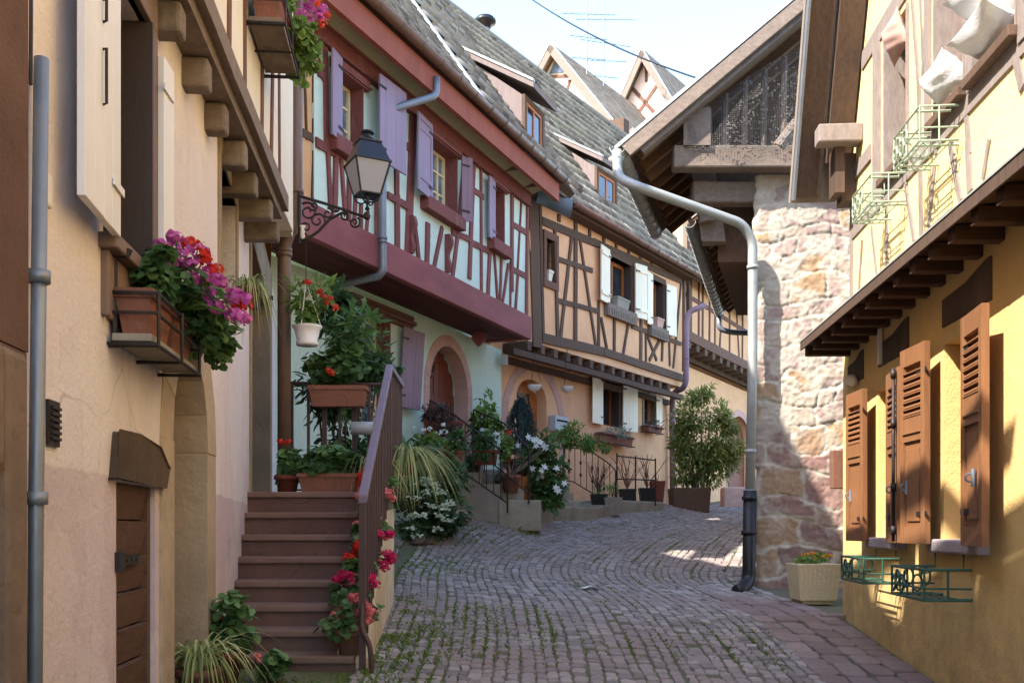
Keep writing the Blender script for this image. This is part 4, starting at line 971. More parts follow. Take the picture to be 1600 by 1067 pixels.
def net_mat():
    t = NT('wire_netting'); v = t.n.new('ShaderNodeTexVoronoi'); v.feature = 'DISTANCE_TO_EDGE'; v.inputs['Scale'].default_value = 42; v.inputs['Randomness'].default_value = .25
    t.l.new(t.co((1,.02,1)), v.inputs['Vector']); f = t.math('LESS_THAN', v.outputs['Distance'], .055)
    t.done(srgb(84, 80, 74), .6, .2); tr = t.n.new('ShaderNodeBsdfTransparent'); mx = t.n.new('ShaderNodeMixShader')
    t.l.new(f, mx.inputs[0]); t.l.new(tr.outputs[0], mx.inputs[1]); t.l.new(t.b.outputs[0], mx.inputs[2]); t.l.new(mx.outputs[0], t.out.inputs[0]); return t.m
mb = MB(); nn_ = 10
for i in range(nn_):
    x0 = 1.95+.22*i; x1 = x0+.22; f = lambda x: min(5.66+.84*(x-1.35), 6.1+.62*(x-1.95))
    mb.poly([(x0,11.0+.03*math.sin(i*2),5.60),(x1,11.0+.03*math.sin(i*2+2),5.60),(x1,11.02+.03*math.sin(i*1.3+1.3),f(x1)-.1),(x0,11.02+.03*math.sin(i*1.3),f(x0)-.1)])
mb.build('wire_netting', net_mat(), h_sh)
P = lambda px, py, Y: gpt(px, py, Y)
o0 = EC+V(-.07,-.03,-.07)
pts = bend([o0+V(0,.02,.05), o0+V(0,0,-.24), P(985, 288, 10.66), P(1160, 350, 11.05), P(1176, 378, 11.1), P(1176, 560, 11.1), P(1172, 772, 11.1)], .22, 7)
downpipe(h_sh, pts, .054, m_zincl, [P(1176,418,11.1), P(1173,705,11.1), P(1172,768,11.1)], label='pale zinc drainpipe with a long sloping arm')
downpipe(h_sh, bend([P(1172, 766, 11.1), P(1170, 905, 11.1), P(1162, 918, 11.0), P(1152, 924, 10.9)], .1), .075, m_cast, [P(1171,778,11.1), P(1170,832,11.1)], label='black cast iron foot of the drainpipe')
mb = MB(); mb.lathe((EC.x-.07, EC.y+.02, EC.z-.2), [(.05,0),(.06,.06),(.1,.1)], 12); mb.build('gutter_outlet', m_zincl, h_sh, True)
# second roof section behind
h_s2 = thing('timber_shed', 'second timber shed roof behind the stone shed with close-set brown rafters', 'shed', (5.0, 16, gz(5, 16)))
E2 = V(2.62,14.3,5.83)
mb = MB(); mb.box(E2, ED*6, UPS*4.0, NS*.035); mb.build('roof_sheathing', m_sheath, h_s2)
mb = MB(); tiles(mb, E2+NS*.05-UPS*.04, ED, 6*ED.length, UPS, 5.2, .2, .2, 0, .02, flat=True, res=2, seed=14); mb.build('roof', m_tileg, h_s2)
for i in range(16):
    mb = MB(); p = E2+ED*(.05+i*.385)-NS*.002; mb.box(p+UPS*.05, ED.normalized()*.07, UPS*3.4, -NS*.12, rnd.random()); mb.build('rafter', m_rafter, h_s2)
gutter(h_s2, E2+V(-.07,0,.0), E2+V(-.07,0,0)+ED*6, .09, m_zincl, .3)
mb = MB(); mb.add([(3.75,14.2,0),(8,14.2,0),(8,20.3,0),(5.5,20.3,0),(3.75,14.2,6.6),(8,14.2,6.6),(8,20.3,6.6),(5.5,20.3,6.6)], [(0,1,5,4),(1,2,6,5),(2,3,7,6),(3,0,4,7),(4,5,6,7)]); mb.build('wall', m_darkoak, h_s2)
q = E2+ED*5.9+V(-.07,0,-.1); mb = MB(); mb.tube(bend([q, q+V(0,0,-.25), q+V(.25,-.0,-.32), q+V(1.4,.1,-.34)], .1), .055, 10); mb.build('downpipe', m_zinc, h_s2, True)

# ================================================================== yellow house on the right
W = RIGHT
h_y = house('yellow_house', 'yellow house on the right with louvred varnished shutters and half-timbered upper floor', 'house', W, 6)
wn_ = (5.79, 6.45, 1.34, 2.60); wf_ = (7.40, 8.07, 1.34, 2.52)
mb = MB(); W.prism(mb, rectp(-2, 9.32, -.6, 3.3), [rectp(*wn_), rectp(*wf_)], -.45, 0)
mb.build('wall', m_yellow, h_y)
body(h_y, W, -2, 9.3, -.6, 3.3, -.47, 5, m_yellow)
for q, lb in ((wn_, 'nearer kitchen window of orange wood'), (wf_, 'further window of orange wood')):
    w_ = window(h_y, W, *q, 0, .3, m_orangew, m_glass, 2, 2, .07, lb)
    mb = MB(); W.box(mb, q[0]-.13, q[1]+.12, q[2]-.085, q[2]+.002, -.28, .075); mb.build('sill', m_sill, w_, bevel=.015)
    mb = MB(); p = W.P(q[1]-.2, q[3]-.02, -.12); mb.tube([p, p+V(0,0,-.03), p+W.d*.05+V(0,0,-.03)], .008, 6); mb.build('hook', m_iron, w_)
    s1 = shutter(w_, W, q[0]+.0, -1, .42, q[2]-.03, q[3]+.03, .075, 4, m_shutter, 'louvre')
    s2 = shutter(w_, W, q[1]+.0, 1, .42, q[2]-.03, q[3]+.03, .085, 5, m_shutter, 'louvre')
    for s, yy, sg in ((s1, q[0]-.3, -1), (s2, q[1]+.3, 1)):
        mb = MB(); p = W.P(yy, q[2]+.35, .15); mb.lathe(p+V(0,0,-.05), [(.012,0),(.012,.1)], 8); mb.tube([p+W.n*.02+V(.022*math.cos(a), 0, .022*math.sin(a)) for a in np.linspace(0, 6.28, 12)], .006, 5); mb.build('shutter_catch', m_zinc, s)
    if q is wf_:
        mb = MB(); p0 = W.P(q[0]-.40, q[2]-.02, .17); mb.tube([p0, p0+V(0,0,1.22)], .012, 8)
        for zz in (.05, .35, .8, 1.15): mb.lathe(p0+V(0,0,zz), [(.02,0),(.02,.06)], 8)
        mb.build('espagnolette_bar', m_iron, s1, True)
for x0, y0, x1, y1, sl in ((1474, 425, 1551, 512, 0), (1374, 533, 1421, 590, 0), (1326, 586, 1350, 615, 0)):
    a, b = W.Y(x1), W.Y(x0); zt = W.pix(x1, y0)[1]; zb = W.pix(x1, y1-60)[1] if x0 > 1400 else W.pix(x1, y1-(32 if x0 > 1350 else 8))[1]
    zt = 2.95; zb = 2.70
    mb = MB(); W.prism(mb, [(a, zb), (b, zb+.01), (b, zt-.06), ((a+b)/2, zt-.05), (a+.1, zt), (a, zt)], [], -.05, .012); mb.build('lintel_stone', m_darkst, h_y, bevel=.006)
mb = MB(); a = W.P(7.9, 2.72, .012); mb.box(a, W.d*.05*W.L, W.n*.025, V(0,0,.28)); mb.build('white_tag', m_whplast, h_y)
mb = MB(); mb.lathe(W.P(8.72, 2.66, .06), [(.01,0),(.05,.02),(.055,.06),(.03,.1)], 12); mb.build('bulb_lamp', m_whplast, h_y, True)
a, b, c, d = W.rect(1303, 703, 1321, 764); mb = MB(); mb.box(gpt(1301, 763, 9.36), V(.13,0,0), V(0,.1,0), V(0,0,.36)); mb.build('meter_box', m_browntim, h_y, bevel=.008)
mb = MB(); W.box(mb, 9.2, 9.32, .2, .62, .0, .22); mb.build('plinth_step', m_paver, h_y, bevel=.015)
mb = MB(); p = W.P(5.35, .42, .02); mb.tube([p+V(-.06*math.cos(a), 0, .12*math.sin(a)) for a in np.linspace(-1.4, 2.2, 10)], .006, 6); mb.build('cable_loop', m_iron, h_y)
# pent of joists
for i in range(20):
    y = 9.02-.325*i
    if y < 3.0: break
    p = REDGE.P(y, 2.985, -.03); q_ = W.P(y, 2.985, -.1); mb = MB(); mb.box(p, q_-p, V(0,.09,0), V(0,0,.085), rnd.random()); mb.build('joist', m_sheath, h_y, bevel=.004)
mb = MB(); a, b = REDGE.P(2.5, 3.072, 0), REDGE.P(9.12, 3.072, 0); c, d = RUP.P(9.12, 3.12, -.3), RUP.P(2.5, 3.12, -.3)
mb.add([a, b, c, d, a+V(0,0,.03), b+V(0,0,.03), c+V(0,0,.03), d+V(0,0,.03)], [(0,1,2,3),(7,6,5,4),(0,4,5,1),(1,5,6,2),(2,6,7,3),(3,7,4,0)]); mb.build('jetty_boards', m_sheath, h_y)
mb = MB(); REDGE.box(mb, 2.5, 9.13, 3.045, 3.115, 0, .014, .2); mb.build('edge_board', m_verge, h_y)
mb = MB(); a, b = REDGE.P(2.5, 3.118, .02), REDGE.P(9.14, 3.118, .02); c, d = RUP.P(9.14, 3.2, -.02), RUP.P(2.5, 3.2, -.02)
mb.add([a, b, c, d, a+V(0,0,.012), b+V(0,0,.012), c+V(0,0,.012), d+V(0,0,.012)], [(0,1,2,3),(7,6,5,4),(0,4,5,1),(1,5,6,2),(2,6,7,3),(3,7,4,0)]); mb.build('drip_edge', m_zincl, h_y)
# upper floor
W = RUP
uw = [(7.03, 7.58, 4.06, 5.13), (5.97, 6.50, 4.05, 5.2), (5.25, 5.86, 4.05, 5.2)]
outer = [(-2, 3.1), (8.58, 3.1), (8.58, 4.5), (6.75, 8.8), (-2, 8.8)]
mb = MB(); W.prism(mb, outer, [rectp(*q) for q in uw], -.4, 0); mb.build('upper_storey', m_paley, h_y)
mb = MB(); W.prism(mb, [(-2, 3.1), (8.5, 3.1), (8.5, 4.4), (6.7, 8.7), (-2, 8.7)], [], -5, -.42); mb.build('house_body', m_paley, h_y)
R1 = lambda x, y: (1320+x/4.446, y/4.446); R2 = lambda x, y: (1320+x/4.446, 220+y/4.446)
mb = MB()
tim(mb, W, R2, [(190,605,225,925,.04), (125,700,105,1030,.035), (292,440,300,850,.06), (430,310,488,690,.06), (530,195,538,645,.07), (630,180,588,590,.05), (740,20,808,410,.07), (860,0,875,340,.09), (1010,0,968,260,.05)], 0, .012, .03)
tim(mb, W, R1, [(475,0,520,610,.05), (580,0,548,540,.05), (530,0,545,400,.04), (520,600,530,1067,.08), (1190,330,1245,600,.09), (640,860,640,1067,.04), (850,780,870,1067,.07)], 0, .012, .03)
for z0, z1, ya, yb in ((3.88, 4.03, 4.0, 8.56), (5.18, 5.33, 4.0, 8.2), (4.36, 4.48, 7.95, 8.58)): W.timber(mb, (ya, (z0+z1)/2), (yb, (z0+z1)/2), z1-z0, -.03, .016, .6, .004, 6)
W.timber(mb, (8.52, 3.12), (8.52, 4.5), .06, -.03, .012, .5)
W.timber(mb, (7.78, 3.95), (7.78, 5.3), .17, -.03, .02, .4); W.timber(mb, (6.62, 4.0), (6.62, 5.2), .09, -.03, .02, .5); W.timber(mb, (5.915, 4.0), (5.915, 5.2), .1, -.03, .02, .5); W.timber(mb, (5.17, 3.95), (5.17, 5.2), .12, -.03, .02, .5)
mb.build('timber_frame', m_greytim, h_y)
ul = ['upper window with pink cushion at its top', 'upper window with one white pillow', 'upper window with two white pillows']
for q, lb in zip(uw, ul):
    w_ = window(h_y, W, *q, 0, .2, m_orangew, m_glass, 2, 1, .06, lb)
    mb = MB()
    W.box(mb, q[0]+.001, q[0]+.02, q[2]+.002, q[3]-.002, -.17, .02); W.box(mb, q[1]-.02, q[1]-.001, q[2]+.002, q[3]-.002, -.17, .02); mb.build('jamb_lining', m_greytim, w_)
    mb = MB(); W.box(mb, q[0]-.03, q[1]+.02, q[2]-.055, q[2]+.004, -.15, .07); mb.build('sill', m_darkoak, w_, bevel=.006)
# verge of the gable roof seen from below
A0 = W.P(8.66, 4.30, .02); SV = (W.d*-(8.66-6.70)*W.L+V(0,0,4.62))*1.05; sn = SV.normalized(); no = W.n.cross(sn); no = no if no.dot(W.d) > 0 else -no
mb = MB(); mb.box(A0+W.n*.22, W.n*.21, SV, no*.05, .3); mb.build('verge_board', m_verge, h_y)
mb = MB(); mb.box(A0+sn*.28+no*-.05, W.n*.2, SV, no*.05, .7); mb.build('verge_board', m_verge, h_y)
mb = MB(); mb.box(A0+W.n*.432-sn*.02-no*.03, W.n*.02, SV, no*.13, .2); mb.build('verge_flashing', m_zinc, h_y)
mb = MB(); mb.box(A0-W.n*3+no*.06-sn*.05, W.n*3.46, SV, no*.08); mb.build('roof', m_tileg, h_y)
mb = MB(); W.box(mb, 8.18, 8.34, 4.60, 4.75, .0, .36); mb.build('purlin_end', m_greytim, h_y, bevel=.012)
mb = MB(); W.box(mb, 8.40, 8.60, 4.18, 4.58, .0, .12); W.box(mb, 8.3, 8.5, 4.22, 4.6, .12, .2); mb.build('eave_block', m_verge, h_y)

# ================================================================== gabled houses behind the roofs
def far_gable(name, label, apex, w, h, length, wl, mat, xb, grp=None):
    r = V(.573,.819,0); c = V(.819,-.573,0); ap = Vector(apex); o = thing(name, label, 'house', (ap.x, ap.y, gz(ap.x, ap.y)))
    pitch = h/w; f = ap+r*.35
    mb = MB(); base = [f-c*(wl*1.0)-V(0,0,pitch*wl+.1), f+c*(w*.96)-V(0,0,pitch*w*.96+.1), f-V(0,0,.12)]
    lo = [V(p.x, p.y, 2) for p in base[:2]]
    vs = [base[2], base[0], lo[0], lo[1], base[1]]; vs2 = [p+r*length for p in vs]
    mb.add(vs+vs2, [(0,1,2,3,4), (9,8,7,6,5)]+[(i, (i+1) % 5, (i+1) % 5+5, i+5)[::-1] for i in range(5)]); mb.build('wall', mat, o)
    for s, ww in ((1, w*1.03), (-1, wl*1.05)):
        dn = c*s*ww-V(0,0,pitch*ww); n = dn.cross(r); n = n if n.z > 0 else -n; n.normalize()
        mb = MB(); tiles(mb, ap+dn+n*.06, r*s if False else r, length, -dn, dn.length, .17, .2, .0, .022, flat=True, res=2, seed=21); mb.box(ap+n*.0+r*.02, r*length, dn, n*.05); mb.build('roof', m_tileg, o)
        mb = MB(); mb.box(ap-r*.04-n*.18, r*.07, dn, n*.22, .6); mb.build('barge_board', m_oldoak, o)
        mb = MB(); mb.box(ap-r*.06+n*.045, r*.13, dn*1.01, n*.03); mb.build('verge_flashing', m_zincl, o)
    mb = MB(); ff = f-r*.0
    def beam(a, b, wd):
        a = Vector(a); b = Vector(b); d = b-a; n = d.cross(r).normalized(); mb.box(a-n*wd/2-r*.03, d, n*wd, r*.06, rnd.random())
    for (ca, za, cb, zb, wd) in xb: beam(ff+c*ca-V(0,0,za), ff+c*cb-V(0,0,zb), wd)
    mb.build('timber_frame', m_browntim, o); return o, c, r, ff
o, c_, r_, ff = far_gable('gabled_house', 'white plastered house gable rising behind the tiled roof, with a small attic opening', gpt(861, 72, 32.0), 2.65, 3.5, 6.8, 1.0, m_whitepl, [(-.5,.75,.85,1.05,.1), (-.1,1.15,.6,2.6,.1), (.5,1.1,.2,2.0,.09)])
mb = MB(); mb.add([ff+c_*x-V(0,0,z)-r_*.04 for x, z in ((-.0,.25),(.36,.8),(-.28,.72))], [(0,1,2)]); mb.build('attic_opening', m_glassb, o)
mb = MB(); p = gpt(942, 190, 30.3); mb.box(p, V(.6,-.3,0), V(.2,.3,0), V(0,0,-1.4)); mb.build('roof_hatch', m_darkoak, o)
far_gable('gabled_house', 'rose half-timbered gable with crossed braces, furthest house against the sky', gpt(1003, 80, 36.0), 1.55, 2.75, 6, 1.5, m_roseg, [(-.55,1.1,.9,2.9,.13), (.6,1.05,-.85,2.6,.13), (-1.2,2.2,1.3,2.9,.12), (0,.3,0,1.0,.1)])
# aerials and overhead cable
def aerial(px, yb, yt, Y, arms, label):
    mb = MB(); a, b = gpt(px, yb, Y), gpt(px, yt, Y); mb.tube([a, b], .026, 6); t = thing('tv_aerial', label, 'aerial', a, 'television aerials above the roofs'); mb.build('mast', m_zinc, t)
    for f, L, k, tilt in arms:
        mb = MB(); p = a+(b-a)*f; d = V(1,.25,tilt).normalized(); mb.tube([p-d*L*.45, p+d*L*.55], .014, 5)
        for i in range(k):
            q = p-d*L*.45+d*L*(i+.5)/k; e = V(-.25,1,.0).normalized()*(.28-.012*i)+V(0,0,.06); mb.tube([q-e, q+e], .007, 4)
        mb.build('antenna', m_zinc, t)
aerial(917, 125, -40, 33, [(.86, 1.2, 6, -.1), (.62, 1.9, 9, .1), (.40, 1.3, 8, 0), (.2, 1.2, 7, .05)], 'taller left aerial mast rising behind the white gable')
aerial(943, 150, -15, 34, [(.93, 1.3, 6, .05), (.72, 2.2, 12, .12), (.5, 1.8, 10, -.02), (.33, 1.5, 8, .08), (.18, 1.0, 5, 0)], 'right aerial mast with many crossbars between the gables')
mb = MB(); a, b = gpt(820, -8, 24), gpt(1100, 126, 17); mb.tube([a+(b-a)*t-V(0,0,.35*4*t*(1-t)*.5) for t in np.linspace(0, 1, 16)], .018, 6)
tag(mb.build('overhead_cable', m_cast, None), 'thin dark cable slung across the sky', 'cable')

# ================================================================== staircase, railings
NOSE = [(1025,350,575),(984,356,574),(945,361,573),(907,364,572),(870,369,570),(835,375,568),(800,381,565),(768,388,562)]
ST = []
for i, (py, xl, xr) in enumerate(NOSE):
    Y = 6.4+.28*i; ST.append((Y, EYE+(HY-py)/F*Y, (xl-CX)/F*Y, -1.02-.063*(Y-6.4)))
h_st = thing('staircase', 'brown painted staircase of eight steps climbing beside the cream house', 'staircase', (-1.5, 6.4, gz(-1.5, 6.4)))
for i, (Y, z, xl, xr) in enumerate(ST):
    y1 = 9.45 if i == 7 else Y+.34
    mb = MB(); mb.aabb(xl-.1, xr, Y+.03, y1, -.3 if i == 0 else ST[i-1][1]-.06, z-.052)
    s = mb.build('step', m_step, h_st)
    mb = MB(); mb.aabb(xl-.06, xr+.0, Y, y1-.002, z-.05, z); mb.build('nosing', m_nose, s, bevel=.012)
mb = MB(); pr = [(6.5, -.3)]
pr += [(6.5, ST[0][1]-.02), (8.25, 1.56), (9.5, 1.60), (9.5, -.3)]
vs = [(x-.063*(y-6.4), y, z) for x in (-1.14, -.93) for y, z in pr]; n = len(pr)
tri = tessellate_polygon([[Vector((y, z, 0)) for y, z in pr]])
mb.add(vs, [t for t in tri]+[tuple(i+n for i in t[::-1]) for t in tri]+[(i, (i+1) % n, (i+1) % n+n, i+n) for i in range(n)])
sw_ = mb.build('side_wall', m_sidew, h_st)
bpy.context.view_layer.update()
import bmesh
bm = bmesh.new(); bm.from_mesh(sw_.data); bmesh.ops.recalc_face_normals(bm, faces=bm.faces); bm.to_mesh(sw_.data); bm.free()
mb = MB(); mb.aabb(-2.5, -1.2, 8.7, 9.45, -.3, 1.5); mb.build('landing_base', m_sidew, h_st)
h_rl = thing('stair_railing', 'violet topped iron railing climbing the stairs and turning along the landing', 'railing', (-.96, 6.45, ST[0][1]))
rp = [V(-.965,6.42,ST[0][1]+.98), V(-1.03,8.36,2.74)]
mb = MB(); d_ = rp[1]-rp[0]; mb.box(rp[0]-V(.03,0,0), d_, V(.06,0,0), V(0,0,.055)); mb.box(rp[1]-V(.03,0,-.0), V(-.02,1.05,0), V(.06,0,0), V(0,0,.05)); mb.build('handrail', m_handr, h_rl, bevel=.008)
for i in range(17):
    t = i/16; p = rp[0]+d_*t; zb = ST[0][1]+(1.72-ST[0][1])*t-.02; r_w = .02 if i in (0, 16) else .011
    mb = MB(); mb.aabb(p.x-r_w, p.x+r_w, p.y-r_w, p.y+r_w, zb if i else ST[0][1]-.1, p.z); mb.build('baluster', m_rail, h_rl)
for i in range(1, 10):
    p = rp[1]+V(-.02,1.05,0)*(i/9); mb = MB(); mb.aabb(p.x-.011, p.x+.011, p.y-.011, p.y+.011, 1.72, p.z); mb.build('baluster', m_rail, h_rl)
mb = MB(); q = V(-.965,6.4,ST[0][1]+.10); mb.tube(bend([q+V(0,.02,.25), q+V(.0,-.03,.08), q+V(.06,-.05,-.02), q+V(.07,-.05,-.2)], .05), .017, 8); mb.build('foot_scroll', m_rail, h_rl)
h_lr = thing('landing_railing', 'dark brown iron railing across the back of the stair landing', 'railing', (-1.6, 9.42, 1.72))
mb = MB(); a, b = gpt(437, 598, 9.42), gpt(600, 601, 9.42); mb.tube([a, b], .016, 8); mb.build('handrail', m_rail, h_lr); mb = MB(); mb.tube([V(a.x,9.42,1.78), V(b.x,9.42,1.78)], .01, 6); mb.build('rail', m_rail, h_lr)
for i, px in enumerate((455, 482, 507, 531, 554, 577)):
    p = gpt(px, 600, 9.42); mb = MB(); w = .022 if i % 2 == 0 else .013; mb.aabb(p.x-w, p.x+w, 9.41, 9.43, 1.72, p.z); mb.build('baluster', m_rail, h_lr)

# ================================================================== street lamp on its bracket
LY = 8.95
lp = gpt(574, 305, LY)
h_lm = thing('street_lamp', 'black wall lantern with frosted panes on a scrolled iron bracket', 'street lamp', gpt(462, 330, LY))
def rot4(mb, start, ang, c):
    ca, sa = math.cos(ang), math.sin(ang)
    for i in range(start, len(mb.v)):
        x, y, z = mb.v[i]; x -= c.x; y -= c.y; mb.v[i] = (c.x+x*ca-y*sa, c.y+x*sa+y*ca, z)
def lsc(mb, k=.84):
    for i, v in enumerate(mb.v): mb.v[i] = tuple(lp[j]+(v[j]-lp[j])*k for j in range(3))
ANG = R(28)
mb = MB(); c = lp
mb.frus(c+V(0,0,.325), .205, .205, .20, .20, .02); mb.frus(c+V(0,0,.345), .19, .19, .115, .115, .20); mb.frus(c+V(0,0,.545), .125, .125, .125, .125, .015); mb.frus(c+V(0,0,.56), .09, .09, .045, .045, .05)
rot4(mb, 0, ANG, c); mb.lathe(c+V(0,0,.60), [(.04,0),(.04,.05),(.075,.06),(.075,.075),(.03,.09),(.012,.10)], 14)
lsc(mb); mb.build('lamp_roof', m_lampm, h_lm)
mb = MB()
for i, j in ((-1,-1),(1,-1),(1,1),(-1,1)): mb.tube([c+V(.112*i,.112*j,.0), c+V(.19*i,.19*j,.325)], .011, 4)
mb.frus(c+V(0,0,-.01), .122, .122, .122, .122, .014); rot4(mb, 0, ANG, c)
for k in range(4):
    a = ANG+math.pi/4+k*math.pi/2; e = V(math.cos(a), math.sin(a), 0)
    mb.tube([c+e*.15-V(0,0,.01), c+e*.13-V(0,0,.06), c+e*.07-V(0,0,.09), c+e*.03-V(0,0,.075), c+V(0,0,-.1)], .009, 6)
mb.lathe(c+V(0,0,-.17), [(.012,0),(.03,.02),(.012,.05),(.02,.1),(.03,.16)], 10); lsc(mb); mb.build('lamp_frame', m_lampm, h_lm)
for k in range(4):
    mb = MB(); a = .112; b = .188; mb.add([c+V(-a,-a,.004), c+V(a,-a,.004), c+V(b,-b,.322), c+V(-b,-b,.322), c+V(-a,-a+.006,.004), c+V(a,-a+.006,.004), c+V(b,-b+.006,.322), c+V(-b,-b+.006,.322)], [(0,1,2,3),(7,6,5,4),(0,4,5,1),(1,5,6,2),(2,6,7,3),(3,7,4,0)])
    rot4(mb, 0, ANG+k*math.pi/2, c); lsc(mb); mb.build('lamp_pane', m_opal, h_lm)
mb = MB(); br = [gpt(466, 306, LY), gpt(520, 322, LY), gpt(566, 338, LY), gpt(578, 330, LY), gpt(574, 316, LY)]
mb.tube(br[:3], .014, 6); mb.tube([gpt(566,338,LY), gpt(573,340,LY), gpt(576,332,LY), lp-V(0,0,.12)], .012, 6)
mb.tube([gpt(466, 376, LY), gpt(480, 374, LY), gpt(497, 362, LY), gpt(515, 343, LY), gpt(532, 334, LY), gpt(548, 330, LY)], .013, 6)
mb.lathe(gpt(573, 344, LY), [(.01,0),(.03,.015),(.035,.04),(.02,.07)], 10)
def scroll(cx, cy, r0, turns, a0, sg=1):
    pts = []; n = 22
    for i in range(n+1):
        t = i/n; a = a0+sg*turns*2*math.pi*t; r = r0*(1-.78*t); pts.append(gpt(cx+r*math.cos(a), cy+r*math.sin(a), LY))
    mb.tube(pts, [.011*(1-.3*i/n) for i in range(n+1)], 6)
for q in ((481,331,15,1.4,-2.2,1),(496,345,13,1.3,.6,-1),(512,334,9,1.2,-1.6,1),(526,328,6,1.1,2.4,1),(554,348,9,1.5,-1.0,1),(540,338,7,1.2,-2.5,-1),(478,356,10,1.3,1.5,1),(490,322,8,1.2,3,-1)): scroll(*q)
mb.tube([gpt(468, 300, LY), gpt(468, 380, LY)], .014, 6); mb.build('bracket', m_iron, h_lm)
mb = MB(); mb.tube([gpt(478, 378, LY), gpt(478, 437, LY)], .004, 5); mb.build('hanging_chain', m_iron, h_lm)
mb = MB(); mb.lathe(gpt(473, 374, LY), [(.012,0),(.022,.02),(.02,.1),(.03,.12)], 8); mb.build('cable_insulator', m_whplast, h_lm, True)

# ================================================================== iron flower racks on the right
def rack(name, label, wall, Y0, Y1, z0, z1, o0, o1, mat, grp):
    k_ = .72 if mat is m_paleg else .9
    t = thing(name, label, 'flower rack', wall.P((Y0+Y1)/2, z0, o0), grp); q = wall.P
    mb = MB()
    for z, r_ in ((z1, .011*k_), (z0, .011*k_), ((z0*.62+z1*.38), .008*k_)):
        mb.tube([q(Y0,z,o0), q(Y0,z,o1), q(Y1,z,o1), q(Y1,z,o0)], r_, 6)
    for y, o in ((Y0,o1),(Y1,o1),((Y0+Y1)/2,o1),(Y0,(o0+o1)/2),(Y1,(o0+o1)/2)): mb.tube([q(y,z0,o), q(y,z1,o)], .008*k_, 6)
    for y in (Y0+.08, Y1-.08): mb.tube([q(y,z1+.1,o0-.02), q(y,z1+.1,o0+.02), q(y,z1,o0+.02), q(y,z1,o1)], .008, 6); mb.tube([q(y,z0,o1), q(y,z0,.0)], .008, 6)
    mb.build('frame', mat, t)
    mb = MB()
    for o in np.linspace(o0+.04, o1-.03, 4): mb.tube([q(Y0,z0,o), q(Y1,z0,o)], .006*k_, 6)
    mb.build('floor_bars', mat, t)
    mb = MB(); zm = (z0+z1)/2
    for i in range(4):
        cz = zm+(-.02 if i % 2 else .02); yy = Y1-.06-.05*i if False else Y1; co = o0+(o1-o0)*(.2+.2*i)
        mb.tube([q(yy, cz+.055*math.cos(a), co+.03*math.sin(a)) for a in np.linspace(0, 6.28, 11)], .008, 5)
        mb.tube([q(Y0+(Y1-Y0)*(.55+.13*i), cz+.05*math.cos(a), o1+.0) + wall.d*(.04*math.sin(a)) for a in np.linspace(0, 6.28, 11)], .008, 5)
    mb.build('scrolls', mat, t); return t
rack('flower_rack', 'empty dark green iron flower rack under the nearest sill', RIGHT, 5.86, 6.55, .985, 1.165, .03, .30, m_greenm, 'dark green racks under the shuttered windows')
rack('flower_rack', 'empty dark green iron flower rack under the further sill, beside the planter', RIGHT, 7.30, 8.02, 1.01, 1.19, .03, .30, m_greenm, 'dark green racks under the shuttered windows')
rack('flower_rack', 'faded green iron rack below the upper window with the white pillow', RUP, 6.02, 6.52, 3.76, 3.97, .03, .26, m_paleg, 'faded green racks under the upper windows')
rack('flower_rack', 'faded green iron rack below the upper window nearest the stone wall', RUP, 7.02, 7.52, 3.72, 3.92, .03, .26, m_paleg, 'faded green racks under the upper windows')
def pillow(name, label, c, ex, ey, ez, mat, cat):
    c = Vector(c); mb = MB(); n = 14; vs = []; fs = []
    for s in (1, -1):
        for j in range(n+1):
            for i in range(n+1):
                u = i/n*2-1; v = j/n*2-1; t = ((1-u*u)*(1-v*v))**.55; wr = .16*math.sin(7*u+3*v)+.14*math.sin(11*v-5*u)
                ku = 1-.13*(1-v*v)*abs(u); kv = 1-.13*(1-u*u)*abs(v)
                vs.append(c+Vector(ex)*u*ku+Vector(ey)*v*kv+Vector(ez)*s*t*(1+wr*.5))
    m = (n+1)**2
    for s in (0, 1):
        for j in range(n):
            for i in range(n):
                a = s*m+j*(n+1)+i; f = (a, a+1, a+n+2, a+n+1); fs.append(f if s == 0 else f[::-1])
    mb.add(vs, fs); return tag(mb.build(name, mat, None, True), label, cat)
W = RUP
pillow('pillow', 'white pillow airing on the sill of the middle upper window', W.P(6.22, 4.2, .03), W.d*.23, W.n*.11+V(0,0,.11), (-W.n*.055+V(0,0,.07)), m_fabric, 'pillow')
pillow('pillow', 'lower white pillow on the top right sill', W.P(5.54, 4.16, .03), W.d*.27, W.n*.15+V(0,0,.07), V(0,0,.085), m_fabric, 'pillow')
pillow('pillow', 'upper white pillow folded out of the top right window', W.P(5.58, 4.37, .02), W.d*.27, W.n*.17+V(0,0,.12), V(0,0,.085), m_fabric, 'pillow')
pillow('cushion', 'dusty pink cushion hung over the upper window edge', W.P(7.24, 4.98, .03), W.d*.2, W.n*.05+V(0,0,.13), (W.n*.05-V(0,0,.02)), m_pinkfab, 'cushion')
